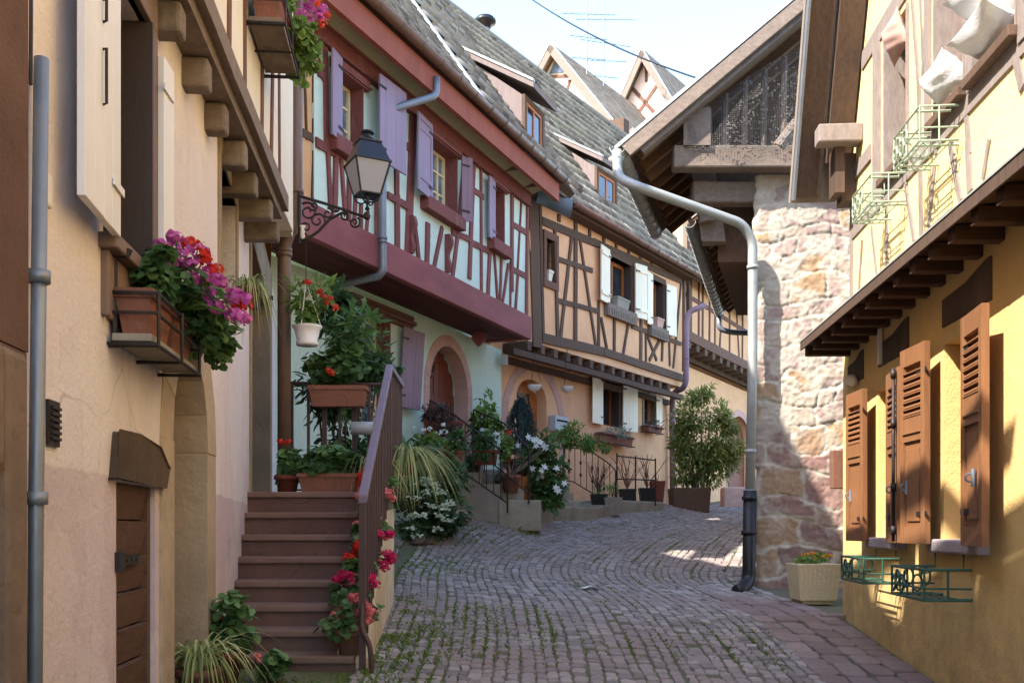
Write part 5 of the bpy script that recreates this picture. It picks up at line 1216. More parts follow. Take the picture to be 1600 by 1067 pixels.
# ================================================================== plants and small things
def gpix(px, py):
    Y = 4.0
    while Y < 40:
        p = gpt(px, py, Y)
        if p.z <= gz(p.x, p.y): return p
        Y += .02
    return p
TEMPL = {'lance': [(0,0),(.13,.3),(.12,.65),(0,1),(-.12,.65),(-.13,.3)], 'oval': [(0,0),(.26,.25),(.3,.55),(0,1),(-.3,.55),(-.26,.25)],
         'round': [(0,.12),(.3,-.02),(.52,.3),(.42,.75),(0,.95),(-.42,.75),(-.52,.3),(-.3,-.02)], 'petal': [(0,0),(.38,.4),(.3,.9),(-.3,.9),(-.38,.4)], 'star': [(0,0),(.22,.4),(0,1),(-.22,.4)]}
def norm(a): return a/np.maximum(np.linalg.norm(a, axis=-1, keepdims=True), 1e-9)
def leaf_bulk(mb, P, G, Nn, size, kind, tint, cup=.12):
    """P base points, G growth direction, Nn face direction"""
    T = np.array(TEMPL[kind]); k = len(T); G = norm(G); B = norm(np.cross(G, Nn)); N2 = np.cross(B, G)
    size = np.broadcast_to(np.asarray(size, float), (len(P),))
    v = P[:,None,:]+size[:,None,None]*(T[None,:,0,None]*B[:,None,:]+T[None,:,1,None]*G[:,None,:]+(cup*np.abs(T[None,:,0,None])*2-cup*.8*T[None,:,1,None]**2)*N2[:,None,:])
    mb.bulk(v.reshape(-1, 3), k, tint)
def cloud(n, c, rad, clumps=9, fill=.5, frame=None):
    """points on clumps spread through an ellipsoid, with outward directions"""
    u = norm(rng.normal(size=(clumps, 3)))*rng.uniform(.35, .8, (clumps, 1)); k = rng.integers(0, clumps, n)
    d = norm(rng.normal(size=(n, 3))); r = rng.uniform(fill, 1, (n, 1))*rng.uniform(.3, .5, (clumps, 1))[k]
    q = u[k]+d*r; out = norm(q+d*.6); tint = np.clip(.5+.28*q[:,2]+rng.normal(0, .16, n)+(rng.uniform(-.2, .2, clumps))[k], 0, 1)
    q = q*np.array(rad); o2 = out/np.array(rad)*np.mean(rad)
    if frame is not None: q = q@np.array(frame); o2 = o2@np.array(frame)
    return q+np.array(c), norm(o2), tint
def foliage_cloud(mb, n, c, rad, size, kind, clumps=9, up=.5, frame=None, fill=.45):
    P, O, t = cloud(n, c, rad, clumps, fill, frame)
    if kind == 'round':
        N = norm(O*.6+np.array([0,0,up])+rng.normal(0, .35, P.shape)); G = norm(np.cross(N, rng.normal(size=P.shape)))
    else:
        G = norm(O+np.array([0,0,-.25])+rng.normal(0, .5, P.shape)); N = norm(np.array([0,0,1.0])+O*.4+rng.normal(0, .4, P.shape))
    leaf_bulk(mb, P, G, N, size*rng.uniform(.6, 1.2, n), kind, t)
def blooms(mb, centres, r, n=26, size=.026, kind='petal'):
    for c in centres:
        d = norm(rng.normal(size=(n, 3))+np.array([0,0,.35])); P = np.array(c)+d*r*rng.uniform(.55, 1, (n, 1))*np.array([1,1,.75]); N = norm(d+rng.normal(0, .25, d.shape)); G = norm(np.cross(N, rng.normal(size=d.shape)))
        leaf_bulk(mb, P-G*size*.5, G, N, size*rng.uniform(.8, 1.2, n), kind, np.clip(rng.normal(.5, .25, n), 0, 1), .1)
def heads(mat, t, centres, r, n=26, size=.026, kind='petal'):
    for c in centres: mb = MB(); blooms(mb, [c], r*rnd.uniform(.8, 1.15), n, size, kind); mb.build('flower_head', mat, t)
def blades(mb, c, n, L, w, droop, spread=1.0, seed=0, up=1.0):
    r = np.random.default_rng(seed); c = Vector(c)
    for i in range(n):
        a = r.uniform(0, 6.283); e = Vector((math.cos(a), math.sin(a), 0)); l = L*r.uniform(.55, 1.1); s = spread*r.uniform(.3, 1.1); dr = droop*r.uniform(.6, 1.3); ww = w*r.uniform(.7, 1.1)
        sd_ = e.cross(Vector((0,0,1))); pts = []; m = 7
        for k in range(m):
            t = k/(m-1); pts.append(c+e*(l*s*t)+Vector((0,0,l*(up*t*1.1-dr*t*t*1.5)))+e*.015)
        n0 = len(mb.v); tt = float(np.clip(r.normal(.5, .25), 0, 1))
        for k, p in enumerate(pts):
            f = ww*(1-(k/(m-1))**2*.95)*.5; mb.v.append(tuple(p-sd_*f)); mb.v.append(tuple(p+Vector((0,0,-f*.25)))); mb.v.append(tuple(p+sd_*f))
        for k in range(m-1):
            for q in (0, 1): mb.f.append((n0+k*3+q, n0+k*3+q+1, n0+k*3+q+4, n0+k*3+q+3)); mb.t.append(tt)
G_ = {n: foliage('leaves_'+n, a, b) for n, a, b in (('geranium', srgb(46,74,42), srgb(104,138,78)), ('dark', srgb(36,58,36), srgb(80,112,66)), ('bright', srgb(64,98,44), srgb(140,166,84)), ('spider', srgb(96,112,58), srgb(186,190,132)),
     ('laurel', srgb(70,94,42), srgb(166,172,96)), ('conifer', srgb(30,48,48), srgb(58,80,76)), ('silver', srgb(96,108,92), srgb(150,158,140)), ('grass', srgb(62,86,32), srgb(124,146,58)), ('purple', srgb(80,62,60), srgb(120,96,84)))}
F_ = {n: foliage('petals_'+n, a, b, .35, .6) for n, a, b in (('magenta', srgb(172,54,140), srgb(214,116,186)), ('red', srgb(176,24,22), srgb(224,66,44)), ('pink', srgb(206,84,92), srgb(240,150,146)), ('crimson', srgb(176,16,72), srgb(216,44,110)),
     ('white', srgb(206,208,198), srgb(244,244,238)), ('cream', srgb(172,184,150), srgb(226,230,208)), ('orange', srgb(206,120,24), srgb(240,172,50)), ('mauve', srgb(176,120,150), srgb(220,180,200)), ('scarlet', srgb(198,52,34), srgb(232,96,70)))}
def trough(mb, c, L, w, h, d=None, n=None, flare=.03):
    d = (Vector(d) if d is not None else Vector((1,0,0))).normalized(); n = Vector((-d.y, d.x, 0)); c = Vector(c)
    def ring(l, ww, z): return [c+d*i*l/2+n*j*ww/2+V(0,0,z) for i, j in ((-1,-1),(1,-1),(1,1),(-1,1))]
    R_ = [ring(L-flare*2, w-flare*2, 0), ring(L-.012, w-.012, h*.8), ring(L+.012, w+.012, h*.8), ring(L+.012, w+.012, h), ring(L-.03, w-.03, h), ring(L-.03, w-.03, h*.85)]
    vs = [p for r in R_ for p in r]; fs = [(3,2,1,0), (20,21,22,23)]
    for k in range(5):
        for i in range(4): fs.append((k*4+i, k*4+(i+1) % 4, k*4+4+(i+1) % 4, k*4+4+i))
    mb.add(vs, fs)
def potmesh(mb, c, r, h, n=18):
    mb.lathe(c, [(r*.68,0),(r*.92,h*.78),(r*1.04,h*.78),(r*1.06,h),(r*.94,h),(r*.92,h*.88),(.001,h*.86)], n)
def P3(p): return (p.x, p.y, p.z)
def px_pts(lst, Y, jit=.03): return [np.array(P3(gpt(x, y, Y)))+rng.normal(0, jit, 3)*np.array([.3,1,.3]) for x, y in lst]
def stems(mb, a, pts, r=.004):
    a = Vector(a)
    for p in pts:
        p = Vector(p); mb.tube([a+(p-a)*.15*rnd.random(), a+(p-a)*.5+V(rnd.uniform(-.03,.03), rnd.uniform(-.03,.03), .03), p], r, 4)
LF = [tuple(LEFT.d), tuple(LEFT.n), (0,0,1)]
# --- geranium box on the cream wall
W = LEFT
t = thing('window_box_rack', 'black iron rack with grey slab holding the geranium box on the cream wall', 'flower rack', W.P(4.35, 2.16, .1))
mb = MB(); W.box(mb, 3.96, 4.78, 2.155, 2.185, .02, .175); mb.build('shelf', m_slab, t, bevel=.004)
for i, z in enumerate((2.145, 2.27, 2.35)):
    mb = MB(); q = W.P; mb.tube([q(3.97,z,.0), q(3.97,z,.19), q(4.79,z,.19), q(4.79,z,.0)], .008, 6); mb.build('rail', m_iron, t)
for y in (3.99, 4.39, 4.75):
    mb = MB(); mb.tube([W.P(y,2.14,.0), W.P(y,2.14,.195), W.P(y,2.36,.195)], .009, 6); mb.build('bracket', m_iron, t)
mb = MB(); mb.tube([W.P(4.0,2.14,.02), W.P(4.0,2.50,.02), W.P(4.0,2.50,.07), W.P(4.0,2.53,.08)], .012, 6); mb.build('hanger', m_iron, t)
t = thing('geranium_box', 'terracotta box of magenta and red geraniums beside the dark window with white shutters', 'flower box', W.P(4.37, 2.19, .12))
for y in (4.17, 4.57):
    mb = MB(); trough(mb, W.P(y, 2.187, .095), .37, .15, .185, W.d); mb.build('trough', m_terra, t)
mb = MB()
for y, o, z, n, r in ((4.25,.11,2.47,260,.16),(4.5,.13,2.5,320,.2),(4.72,.16,2.45,320,.2),(4.9,.18,2.40,300,.18),(4.62,.2,2.36,240,.16),(5.08,.2,2.36,200,.15),(4.55,.1,2.56,160,.15)):
    foliage_cloud(mb, n, W.P(y, z, o), (r*1.1, r, r*.9), .048, 'round', 6, .7)
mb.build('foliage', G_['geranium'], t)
mg = [(238,410),(252,398),(262,408),(246,382),(262,372),(275,375),(268,392),(285,400),(292,412),(300,420),(305,432),(296,440),(312,438),(318,412),(282,418),(270,418),(226,452),(252,458),(264,455),(340,446),(348,456),(360,462),(352,470),(325,465),(330,474),(366,500),(374,494),(383,494),(384,470),(310,400)]
rd = [(318,396),(324,404),(330,412),(336,420),(326,424),(334,432),(296,384),(300,388),(374,474),(378,480)]
mb = MB(); pm = px_pts(mg, 4.45, .05); heads(F_['magenta'], t, pm, .046, 26, .03)
mb = MB(); pr_ = px_pts(rd, 4.5, .03); heads(F_['red'], t, pr_, .04, 24, .026)
mb = MB(); stems(mb, W.P(4.5, 2.4, .15), pm+pr_, .003); mb.build('stems', G_['bright'], t)
# --- upper box
t = thing('geranium_box', 'geranium box high on the upper wall of the cream house, pink and red flowers', 'flower box', W.P(6.7, 4.68, .3))
mb = MB(); W.box(mb, 6.30, 7.02, 4.63, 4.66, .17, .38); mb.build('shelf', m_oldoak, t)
mb = MB(); trough(mb, W.P(6.66, 4.665, .275), .7, .19, .19, W.d); mb.build('trough', m_terra, t)
mb = MB(); q = W.P
for z in (4.615, 4.76): mb.tube([q(6.28,z,.15), q(6.28,z,.40), q(7.05,z,.40), q(7.05,z,.15)], .008, 6)
for y in (6.3, 6.66, 7.02): mb.tube([q(y,4.61,.15), q(y,4.61,.4), q(y,4.8,.4)], .008, 6)
mb.build('rack', m_iron, t)
mb = MB()
for y, o, z, n, r in ((6.7,.34,4.95,260,.2),(6.95,.4,4.88,300,.2),(7.1,.42,4.76,200,.15),(6.5,.3,4.95,160,.16)): foliage_cloud(mb, n, W.P(y, z, o), (r, r, r), .05, 'round', 6, .7)
mb.build('foliage', G_['bright'], t)
mb = MB(); heads(F_['magenta'], t, px_pts([(478,12),(486,20),(492,6),(498,26),(505,34),(488,40),(476,28),(502,14)], 7.1, .03), .045, 20, .034)
mb = MB(); heads(F_['scarlet'], t, px_pts([(498,10),(506,18),(503,40)], 7.05, .03), .04, 18, .03)
# --- spider plant at the small window
t = thing('spider_plant', 'small spider plant in a pot at the small stone window of the cream house', 'plant', LEFT2.P(6.95, 2.96, .12))
mb = MB(); potmesh(mb, LEFT2.P(6.95, 2.97, .12), .07, .13); mb.build('pot', m_terra, t, True)
mb = MB(); blades(mb, LEFT2.P(6.95, 3.08, .12), 60, .42, .016, 1.1, .75, 4); mb.build('leaves', G_['spider'], t)
# --- plants at the foot of the arch
p = V(-1.74, 5.52, gz(-1.74, 5.52)); t = thing('spider_plant', 'spider plant with long arching leaves at the foot of the stone arch, bottom left', 'plant', p)
mb = MB(); potmesh(mb, p, .12, .2); mb.build('pot', m_terra, t, True)
mb = MB(); blades(mb, p+V(0,0,.2), 110, .62, .02, 1.05, .8, 6); mb.build('leaves', G_['spider'], t)
p = V(-1.74, 6.0, gz(-1.74, 6.0)); t = thing('geranium_pot', 'leafy dark green geranium on the ground between the arch and the stairs', 'potted plant', p)
mb = MB(); potmesh(mb, p, .12, .2); mb.build('pot', m_terrad, t, True)
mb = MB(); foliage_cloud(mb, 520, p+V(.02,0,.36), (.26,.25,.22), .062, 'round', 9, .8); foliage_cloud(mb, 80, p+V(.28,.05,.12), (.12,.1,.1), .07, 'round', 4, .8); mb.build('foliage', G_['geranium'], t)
mb = MB(); heads(F_['red'], t, px_pts([(339,965),(345,964)], 6.0, .01), .022, 12, .025)
p = V(-1.55, 6.12, gz(-1.55, 6.12)); t = thing('geranium_sprig', 'single pink geranium bloom leaning over the cobbles before the lowest step', 'plant', p)
mb = MB(); bp = px_pts([(402,1026),(405,1030)], 6.08, .0); stems(mb, p, bp, .006); foliage_cloud(mb, 16, p+V(.02,0,.08), (.08,.08,.06), .06, 'round', 3, .8); mb.build('foliage', G_['geranium'], t)
mb = MB(); heads(F_['pink'], t, bp, .032, 26, .026)
# --- geraniums up the stairs
gs = [(0,'pink','lowest pot on the stairs, coral pink geranium in terracotta', [(548,938),(558,934),(567,945),(575,962),(566,966),(556,970),(546,970),(572,950),(562,955),(540,962),(532,955),(585,958)], .23),
      (1,'crimson','crimson geranium on the second step, flowers spilling left', [(533,902),(542,900),(553,904),(562,907),(548,910),(575,905),(584,912),(538,912)], .15),
      (2,'red','bright red geranium on the third step beside the railing', [(556,848),(565,852),(570,862),(560,866),(568,874),(552,872),(574,858)], .15),
      (3,'crimson','geranium on the fourth step with crimson blooms poking through the railing', [(593,834),(607,834),(588,876),(606,868),(611,876),(600,880)], .14),
      (4,'pink','coral geranium on the fifth step hugging the railing post', [(574,808),(584,816),(568,820),(602,838),(578,824)], .14),
      (5,'pink','salmon pink geranium near the top of the stairs', [(568,772),(574,762),(563,776),(606,770),(612,776),(600,766)], .14),
      (6,'red','scarlet geranium at the top of the stairs under the handrail', [(564,742),(572,738),(578,744),(568,750),(580,752),(574,732)], .15)]
for i, cl, lb, fl, fr in gs:
    Y, z, xl, xr = ST[i]; p = V(-1.13 if i == 0 else -1.12, Y+.14, z)
    if i == 0: p = V((546-CX)/F*6.52, 6.52, z)
    t = thing('geranium_pot', lb, 'potted plant', p, 'geraniums standing on the stairs')
    mb = MB(); potmesh(mb, p, .095 if i == 0 else .07, .165 if i == 0 else .12); mb.build('pot', m_terra, t, True)
    mb = MB(); foliage_cloud(mb, 220, p+V(.03,0,.24), (fr,fr*.9,fr*.8), .055, 'round', 7, .7)
    fp = px_pts(fl+[(x+rnd.uniform(-9,9), y+rnd.uniform(-8,8)) for x, y in fl], p.y, .03); stems(mb, p+V(0,0,.15), fp); mb.build('foliage', G_['geranium'], t)
    mb = MB(); heads(F_[cl], t, fp, .045, 34, .028)
# --- landing
def pots_at(px, py, Y): return gpt(px, py, Y)
p = gpt(514, 768, 8.62); p.z = 1.722; t = thing('geranium_trough', 'long terracotta trough of geranium leaves at the head of the stairs', 'flower box', p)
mb = MB(); trough(mb, p, .50, .2, .165, (1,0,0)); mb.build('trough', m_terra, t)
mb = MB(); foliage_cloud(mb, 380, p+V(0,0,.27), (.32,.15,.15), .085, 'round', 10, .8); mb.build('foliage', G_['geranium'], t)
p = gpt(449, 768, 8.66); p.z = 1.722; t = thing('geranium_pot', 'round dark pot with one red geranium bloom in the landing corner', 'potted plant', p)
mb = MB(); potmesh(mb, p, .11, .15); mb.build('pot', m_terrad, t, True)
mb = MB(); foliage_cloud(mb, 200, p+V(0,0,.24), (.16,.14,.16), .085, 'round', 7, .8); fp = px_pts([(437,690),(444,693),(450,690)], 8.6, .01); stems(mb, p+V(0,0,.2), fp); mb.build('foliage', G_['geranium'], t)
mb = MB(); heads(F_['red'], t, fp, .034, 24, .028)
for k, (px, py, Y, n, L, lb) in enumerate(((572, 728, 8.75, 130, .62, 'spider plant left of the stair railing at the top step'), (634, 712, 8.9, 340, .60, 'big spider plant cascading outside the stair railing'))):
    p = gpt(px, py, Y); t = thing('spider_plant', lb, 'plant', p-V(0,0,.16)); mb = MB(); potmesh(mb, p-V(0,0,.17), .1, .17); mb.build('pot', m_terrad, t, True)
    mb = MB(); blades(mb, p, n, L, .016, 1.0 if k == 0 else .82, .8 if k == 0 else 1.0, 11+k, .8 if k == 0 else .62); mb.build('leaves', G_['spider'], t)
p = gpt(531, 637, 9.36); t = thing('flower_box', 'terracotta flower box hung on the landing railing under tall greenery', 'flower box', p)
mb = MB(); trough(mb, p+V(0,-.06,0), .53, .19, .19, (1,0,0)); mb.build('trough', m_terra, t)
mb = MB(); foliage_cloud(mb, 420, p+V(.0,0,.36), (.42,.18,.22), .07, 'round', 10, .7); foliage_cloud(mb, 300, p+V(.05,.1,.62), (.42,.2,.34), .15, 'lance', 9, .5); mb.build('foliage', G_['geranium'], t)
mb = MB(); heads(F_['scarlet'], t, px_pts([(515,578),(518,584)], 9.2, .01), .04, 24, .03)
p = gpt(480, 540, LY); t = thing('hanging_basket', 'white plastic hanging basket of red geraniums under the lamp bracket', 'hanging basket', p)
mb = MB(); n = 28; prof = [(.095,0),(.10,.03),(.088,.035),(.115,.14),(.13,.16),(.135,.175),(.125,.175),(.11,.15)]
mb.lathe(p, prof, n); mb.build('basket', m_whplast, t, True)
mb = MB(); tp = gpt(478, 440, LY)
for a in (0.3, 2.4, 4.5): mb.tube([p+V(.125*math.cos(a), .125*math.sin(a), .17), tp], .004, 5)
mb.build('hanger', m_whplast, t)
mb = MB(); foliage_cloud(mb, 260, p+V(.02,0,.28), (.16,.16,.16), .055, 'round', 7, .6); foliage_cloud(mb, 160, p+V(.05,.02,.45), (.26,.2,.26), .11, 'lance', 8, .5); mb.build('foliage', G_['bright'], t)
mb = MB(); heads(F_['scarlet'], t, px_pts([(476,440),(482,441),(506,462),(514,466),(510,472),(526,482),(500,456)], LY, .02), .034, 22, .028)
p = V(-1.72, 10.2, gz(-1.7, 10.2)); t = thing('climbing_shrub', 'dense dark green shrub filling the corner behind the landing railing', 'shrub', p)
mb = MB()
for dx, z, r, n in ((.0,2.0,.45,700),(.35,2.1,.4,500),(-.08,2.8,.42,700),(.25,3.1,.38,500),(-.1,3.6,.34,500),(.1,1.3,.45,400)): foliage_cloud(mb, n, (p.x+dx, p.y, z), (r, r*.6, r), .12, 'lance', 10, .5); foliage_cloud(mb, n//2, (p.x+dx, p.y, z), (r*1.05, r*.6, r), .08, 'round', 8, .5)
mb.build('foliage', G_['dark'], t)
mb = MB()
for k in range(5): mb.tube([p+V(.1*k-.2,0,0), p+V(.1*k-.2,.05,1.2), p+V(.16*k-.3,.0,3.0-gz(-2,10))], [.02,.015,.008], 6)
mb.build('stems', m_darkoak, t)
p = gpt(571, 669, 9.25); mb = MB(); mb.tube([p-V(.13,0,0), p+V(.13,0,0)], .062, 14); t = tag(mb.build('newspaper_tube', m_grplast, None, True), 'grey newspaper tube fixed to the landing railing', 'letter box')
# --- white hydrangea bush and rocks
p = gpix(664, 846); t = thing('hydrangea_bush', 'white flowering hydrangea bush growing from the cobbles beside the stairs', 'bush', p)
mb = MB(); c = p+V(0,.25,.62)
for dx, dz, r, n in ((0,0,.6,900),(-.28,.25,.45,500),(.25,-.2,.45,500),(-.12,.5,.42,500),(.0,-.35,.5,400),(.2,.3,.4,400)): foliage_cloud(mb, n, c+V(dx,0,dz), (r, r*.85, r*.8), .11, 'oval', 10, .6)
mb.build('foliage', G_['dark'], t)
mb = MB(); hb = [(668,748),(680,758),(690,770),(650,778),(676,790),(700,786),(662,806),(690,806),(702,812),(640,826),(652,838),(684,826),(668,768),(694,794),(658,754),(646,806)]
for x, y in hb:
    mb = MB(); cc_ = gpt(x, y, p.y-.25); d = rng.normal(size=(26,3)); P = np.array(P3(cc_))+norm(d)*np.array([.12,.08,.045])*rng.uniform(.2,1,(26,1)); leaf_bulk(mb, P, norm(rng.normal(size=(26,3))*np.array([1,1,.3])), norm(np.tile([.1,-.5,1.],(26,1))+rng.normal(0,.3,(26,3))), .055*rng.uniform(.7,1.2,26), 'petal', rng.uniform(0,1,26)); mb.build('flower_head', F_['cream'], t)
def rock(px, py, r, label):
    p = gpix(px, py); mb = MB(); n = 10; vs = []; fs = []
    for j in range(n//2+1):
        for i in range(n):
            a = 2*math.pi*i/n; b = math.pi*(j/(n//2)-.5); k = r*rnd.uniform(.8, 1.15); vs.append(p+V(k*math.cos(a)*math.cos(b), k*.8*math.sin(a)*math.cos(b), r*.45+k*.65*math.sin(b)))
    for j in range(n//2):
        for i in range(n): fs.append((j*n+i, j*n+(i+1) % n, (j+1)*n+(i+1) % n, (j+1)*n+i))
    mb.add(vs, fs); tag(mb.build('rock', m_darkst if r < .15 else m_pinkst, None, False), label, 'rock', 'rocks under the hydrangea')
rock(654, 852, .13, 'reddish rock under the hydrangea, nearest the stairs'); rock(672, 851, .09, 'small rock between two others below the hydrangea'); rock(715, 818, .2, 'pale block of stone right of the hydrangea against the grey steps')
# --- steps of the green house
SY0 = 17.2
t = thing('stone_steps', 'grey concrete block with pale stone steps up to the arched door of the green house', 'steps', gpix(770, 806))
YB = 16.45; base = gpt(770, 806, YB); bz = base.z
mb = MB(); sx = lambda px, Y: (px-CX)/F*Y
prof = [(705,715),(728,715),(728,738),(753,738),(753,756),(781,756),(781,812),(705,812)]
vs = [(sx(x, YB), YB+.02, EYE+(HY-y)/F*YB if y < 810 else bz-.2) for x, y in prof]; vs2 = [(x+.25, min(y+1.3, GREEN.a+10 if False else y+1.3), z) for x, y, z in vs]; n = len(prof)
tri = tessellate_polygon([[Vector((v[0], v[2], 0)) for v in vs]]); mb.add(vs+vs2, [tuple(f) for f in tri]+[tuple(i+n for i in f) for f in tri]+[(i, (i+1) % n, (i+1) % n+n, i+n) for i in range(n)])
o = mb.build('side_block', m_concrete, t)
bm = bmesh.new(); bm.from_mesh(o.data); bmesh.ops.recalc_face_normals(bm, faces=bm.faces); bm.to_mesh(o.data); bm.free()
for k, (x0, x1, y0) in enumerate(((779,846,781),(752,819,763),(738,800,748),(722,780,733))):
    Yk = YB-.02+.3*k; mb = MB(); z1 = EYE+(HY-y0)/F*Yk; mb.aabb(sx(x0,Yk), sx(x1,Yk), Yk, Yk+.36, bz-.25, z1); mb.build('step', m_stonestep, t, bevel=.02)
# kerb stones along the houses
for (px0, px1, yb, h, d, lb) in ((797,866,822,.24,.5,'long pale kerb stone in front of the green house steps'),(868,940,815,.22,.55,'mossy grey kerb stone before the peach house steps'),(938,968,810,.2,.5,'short kerb stone behind the grey pot'),(968,1038,803,.2,.45,'pale kerb stone below the trellis')):
    p0 = gpix(px0, yb); p1 = gpix(px1, yb-5); dd = p1-p0; dd.z = 0; mb = MB(); nn = V(-dd.y, dd.x, 0).normalized()*d
    lo = min(p0.z, p1.z)-.2; mb.box(V(p0.x,p0.y,lo), dd, nn, V(0,0,h+.2+(max(p0.z,p1.z)-lo-.2))); tag(mb.build('kerb_stone', m_stonestep, None, False, .03), lb, 'kerb stone', 'kerb stones in front of the houses')
t = thing('stone_steps', 'worn pale steps leading up to the peach house door beside the curved railing', 'steps', gpix(890, 806))
for k, (x0, x1, y0) in enumerate(((862,905,782),(852,896,770),(842,890,756),(835,886,742))):
    p = gpix(890, 808); Yk = p.y+.35+.32*k; mb = MB(); mb.aabb(sx(x0,Yk), sx(x1,Yk), Yk, Yk+.4, p.z-.2, EYE+(HY-y0)/F*Yk); mb.build('step', m_stonestep, t, bevel=.02)
# --- iron railings before the two doors
def grill(name, label, top, bot, Y0, Y1, n, knots=False, cat='railing'):
    """railing between pixel polylines, running from depth Y0 to Y1"""
    def at(pl, f):
        xs = [q[0] for q in pl]; x = xs[0]+(xs[-1]-xs[0])*f; y = float(np.interp(x, xs, [q[1] for q in pl])); return gpt(x, y, Y0+(Y1-Y0)*f)
    t = thing(name, label, cat, at(bot, .5)); mb = MB(); mb.tube([at(top, f) for f in np.linspace(0,1,12)], .013, 6); mb.build('handrail', m_iron, t)
    mb = MB(); mb.tube([at(bot, f) for f in np.linspace(0,1,12)], .012, 6); mb.build('rail', m_iron, t)
    for i in range(n):
        f = i/(n-1); a, b = at(bot, f), at(top, f); mb = MB(); mb.tube([a-(V(0,0,.16) if i in (0, n-1) else V(0,0,0)), b], .016 if i in (0, n-1) else .008, 6)
        if knots and i % 2: mb.lathe(a+(b-a)*.62-V(0,0,.04), [(.012,0),(.026,.03),(.026,.05),(.012,.08)], 8); mb.lathe(a+(b-a)*.3-V(0,0,.04), [(.012,0),(.026,.03),(.026,.05),(.012,.08)], 8)
        mb.build('baluster', m_iron, t)
    return t
grill('door_railing', 'black iron railing stepping down in front of the green house door', [(672,625),(720,655),(793,712)], [(672,690),(720,735),(793,786)], 15.5, 16.3, 12)
grill('door_railing', 'rusty iron railing between the green and peach house steps', [(740,640),(790,662),(826,700)], [(740,702),(790,740),(826,772)], 16.9, 16.25, 9)
pk_ = gpix(955, 806)
grill('door_railing', 'curved wrought iron railing with knotted bars beside the peach house steps', [(880,700),(905,700),(925,706),(952,724),(962,735)], [(880,752),(895,752),(925,770),(955,790),(962,790)], pk_.y+1.0, pk_.y-.1, 10, True)
p = gpix(995, 797); t = thing('trellis', 'rusty iron trellis frame behind the black pots', 'trellis', p); Yt = p.y+.1
mb = MB()
for x in (964, 993, 1024): mb.tube([gpt(x,790,Yt), gpt(x,(708,712,716)[(x>980)+(x>1000)],Yt)], .018, 6)
mb.build('posts', m_iron, t)
mb = MB()
for y in (715, 751): mb.tube([gpt(964,y-3,Yt), gpt(1024,y+4 if y < 730 else y-1,Yt)], .016, 6)
mb.build('bars', m_iron, t)
def twigpot(px, py, rtop, h, mat, label, tw=14, green=0, H=.9):
    p = gpix(px, py); t = thing('shrub_pot', label, 'potted plant', p, 'pots in front of the peach house'); mb = MB(); mb.frus(p, rtop*.7, rtop*.7, rtop, rtop, h); mb.build('pot', mat, t, bevel=.01)
    mb = MB()
    for k in range(tw):
        a = rnd.uniform(0, 6.28); q = [p+V(0,0,h)]; d = V(.25*math.cos(a), .2*math.sin(a), 1)
        for s in range(5): d += V(rnd.uniform(-.35,.35), rnd.uniform(-.2,.2), 0); q.append(q[-1]+d*H/6*rnd.uniform(.7,1.2))
        mb.tube(q, [.009,.008,.007,.006,.005,.003], 4)
    mb.build('twigs', m_browntim, t)
    if green: mb = MB(); foliage_cloud(mb, green, p+V(0,0,h+.12), (rtop*1.2, rtop*1.1, .18), .07, 'lance', 6, .5); mb.build('foliage', G_['bright'], t)
    return t
twigpot(980, 792, .19, .40, m_cast, 'black square pot with bare twigs, left one behind the trellis'); twigpot(1011, 791, .19, .42, m_cast, 'black square pot with bare twigs, right one behind the trellis'); twigpot(957, 806, .19, .38, m_slab, 'grey stone pot with low green plants at the kerb', 4, 200, .3)
twigpot(936, 798, .18, .35, m_cast, 'dark pot with a straggly shrub inside the curved railing', 20, 160, .8); twigpot(1027, 788, .17, .55, m_terrad, 'brown square tub standing by the mauve downpipe', 3, 0, .2)
# --- flower boxes before the green door
def boxplant(px0, px1, py, Y, h, mat, label, leaf, fl, nf, size=.06, kind='oval', up=.22, name='flower_box'):
    a, b = gpt(px0, py, Y), gpt(px1, py, Y); c = (a+b)/2; L = (b-a).length; t = thing(name, label, 'flower box', c, 'flower boxes before the doors')
    mb = MB(); trough(mb, c, L, .22, h, (1,0,0)); mb.build('trough', mat, t)
    mb = MB(); foliage_cloud(mb, int(420+800*L), c+V(0,-.05,h+up*.55), (L*.62, .24, up), size, kind, 9, .5); foliage_cloud(mb, int(420*L), c+V(0,-.15,h*.7), (L*.58, .1, .16), size, kind, 6, .5); mb.build('foliage', G_[leaf], t)
    if fl: mb = MB(); heads(F_[fl], t, [np.array(P3(c))+np.array([rng.uniform(-L*.55, L*.55), rng.uniform(-.25,.1), h+up*rng.uniform(.5, 1.6)]) for _ in range(nf)], .045, 14, .045)
    return t
boxplant(650, 694, 726, 15.3, .24, m_terra, 'terracotta flower box nearest the stairs with white and mauve flowers', 'bright', 'white', 7, .07)
boxplant(697, 724, 726, 15.7, .22, m_terra, 'short terracotta box with leafy greens and mauve flowers', 'geranium', 'mauve', 6, .07)
boxplant(740, 778, 726, 16.3, .24, m_terrad, 'dark flower box with white blossoms on the door railing', 'geranium', 'white', 5, .07)
boxplant(782, 800, 724, 16.4, .2, m_terrad, 'small dark box with trailing greenery and orange blooms', 'bright', 'scarlet', 2, .07)
boxplant(663, 722, 682, 15.9, .24, m_terrad, 'brown flower box set high against the arched door of the green house', 'purple', None, 0, .06)
boxplant(728, 752, 737, 16.7, .16, m_iron, 'low black box of greenery on the grey concrete block', 'geranium', None, 0, .05)
boxplant(773, 790, 763, 16.8, .14, m_iron, 'small black box of grey-green leaves on the pale steps', 'silver', None, 0, .04)
p = gpt(757, 735, 17.1); t = thing('shrub', 'light green leafy shrub rising between the two doors', 'shrub', p-V(0,0,.35)); mb = MB()
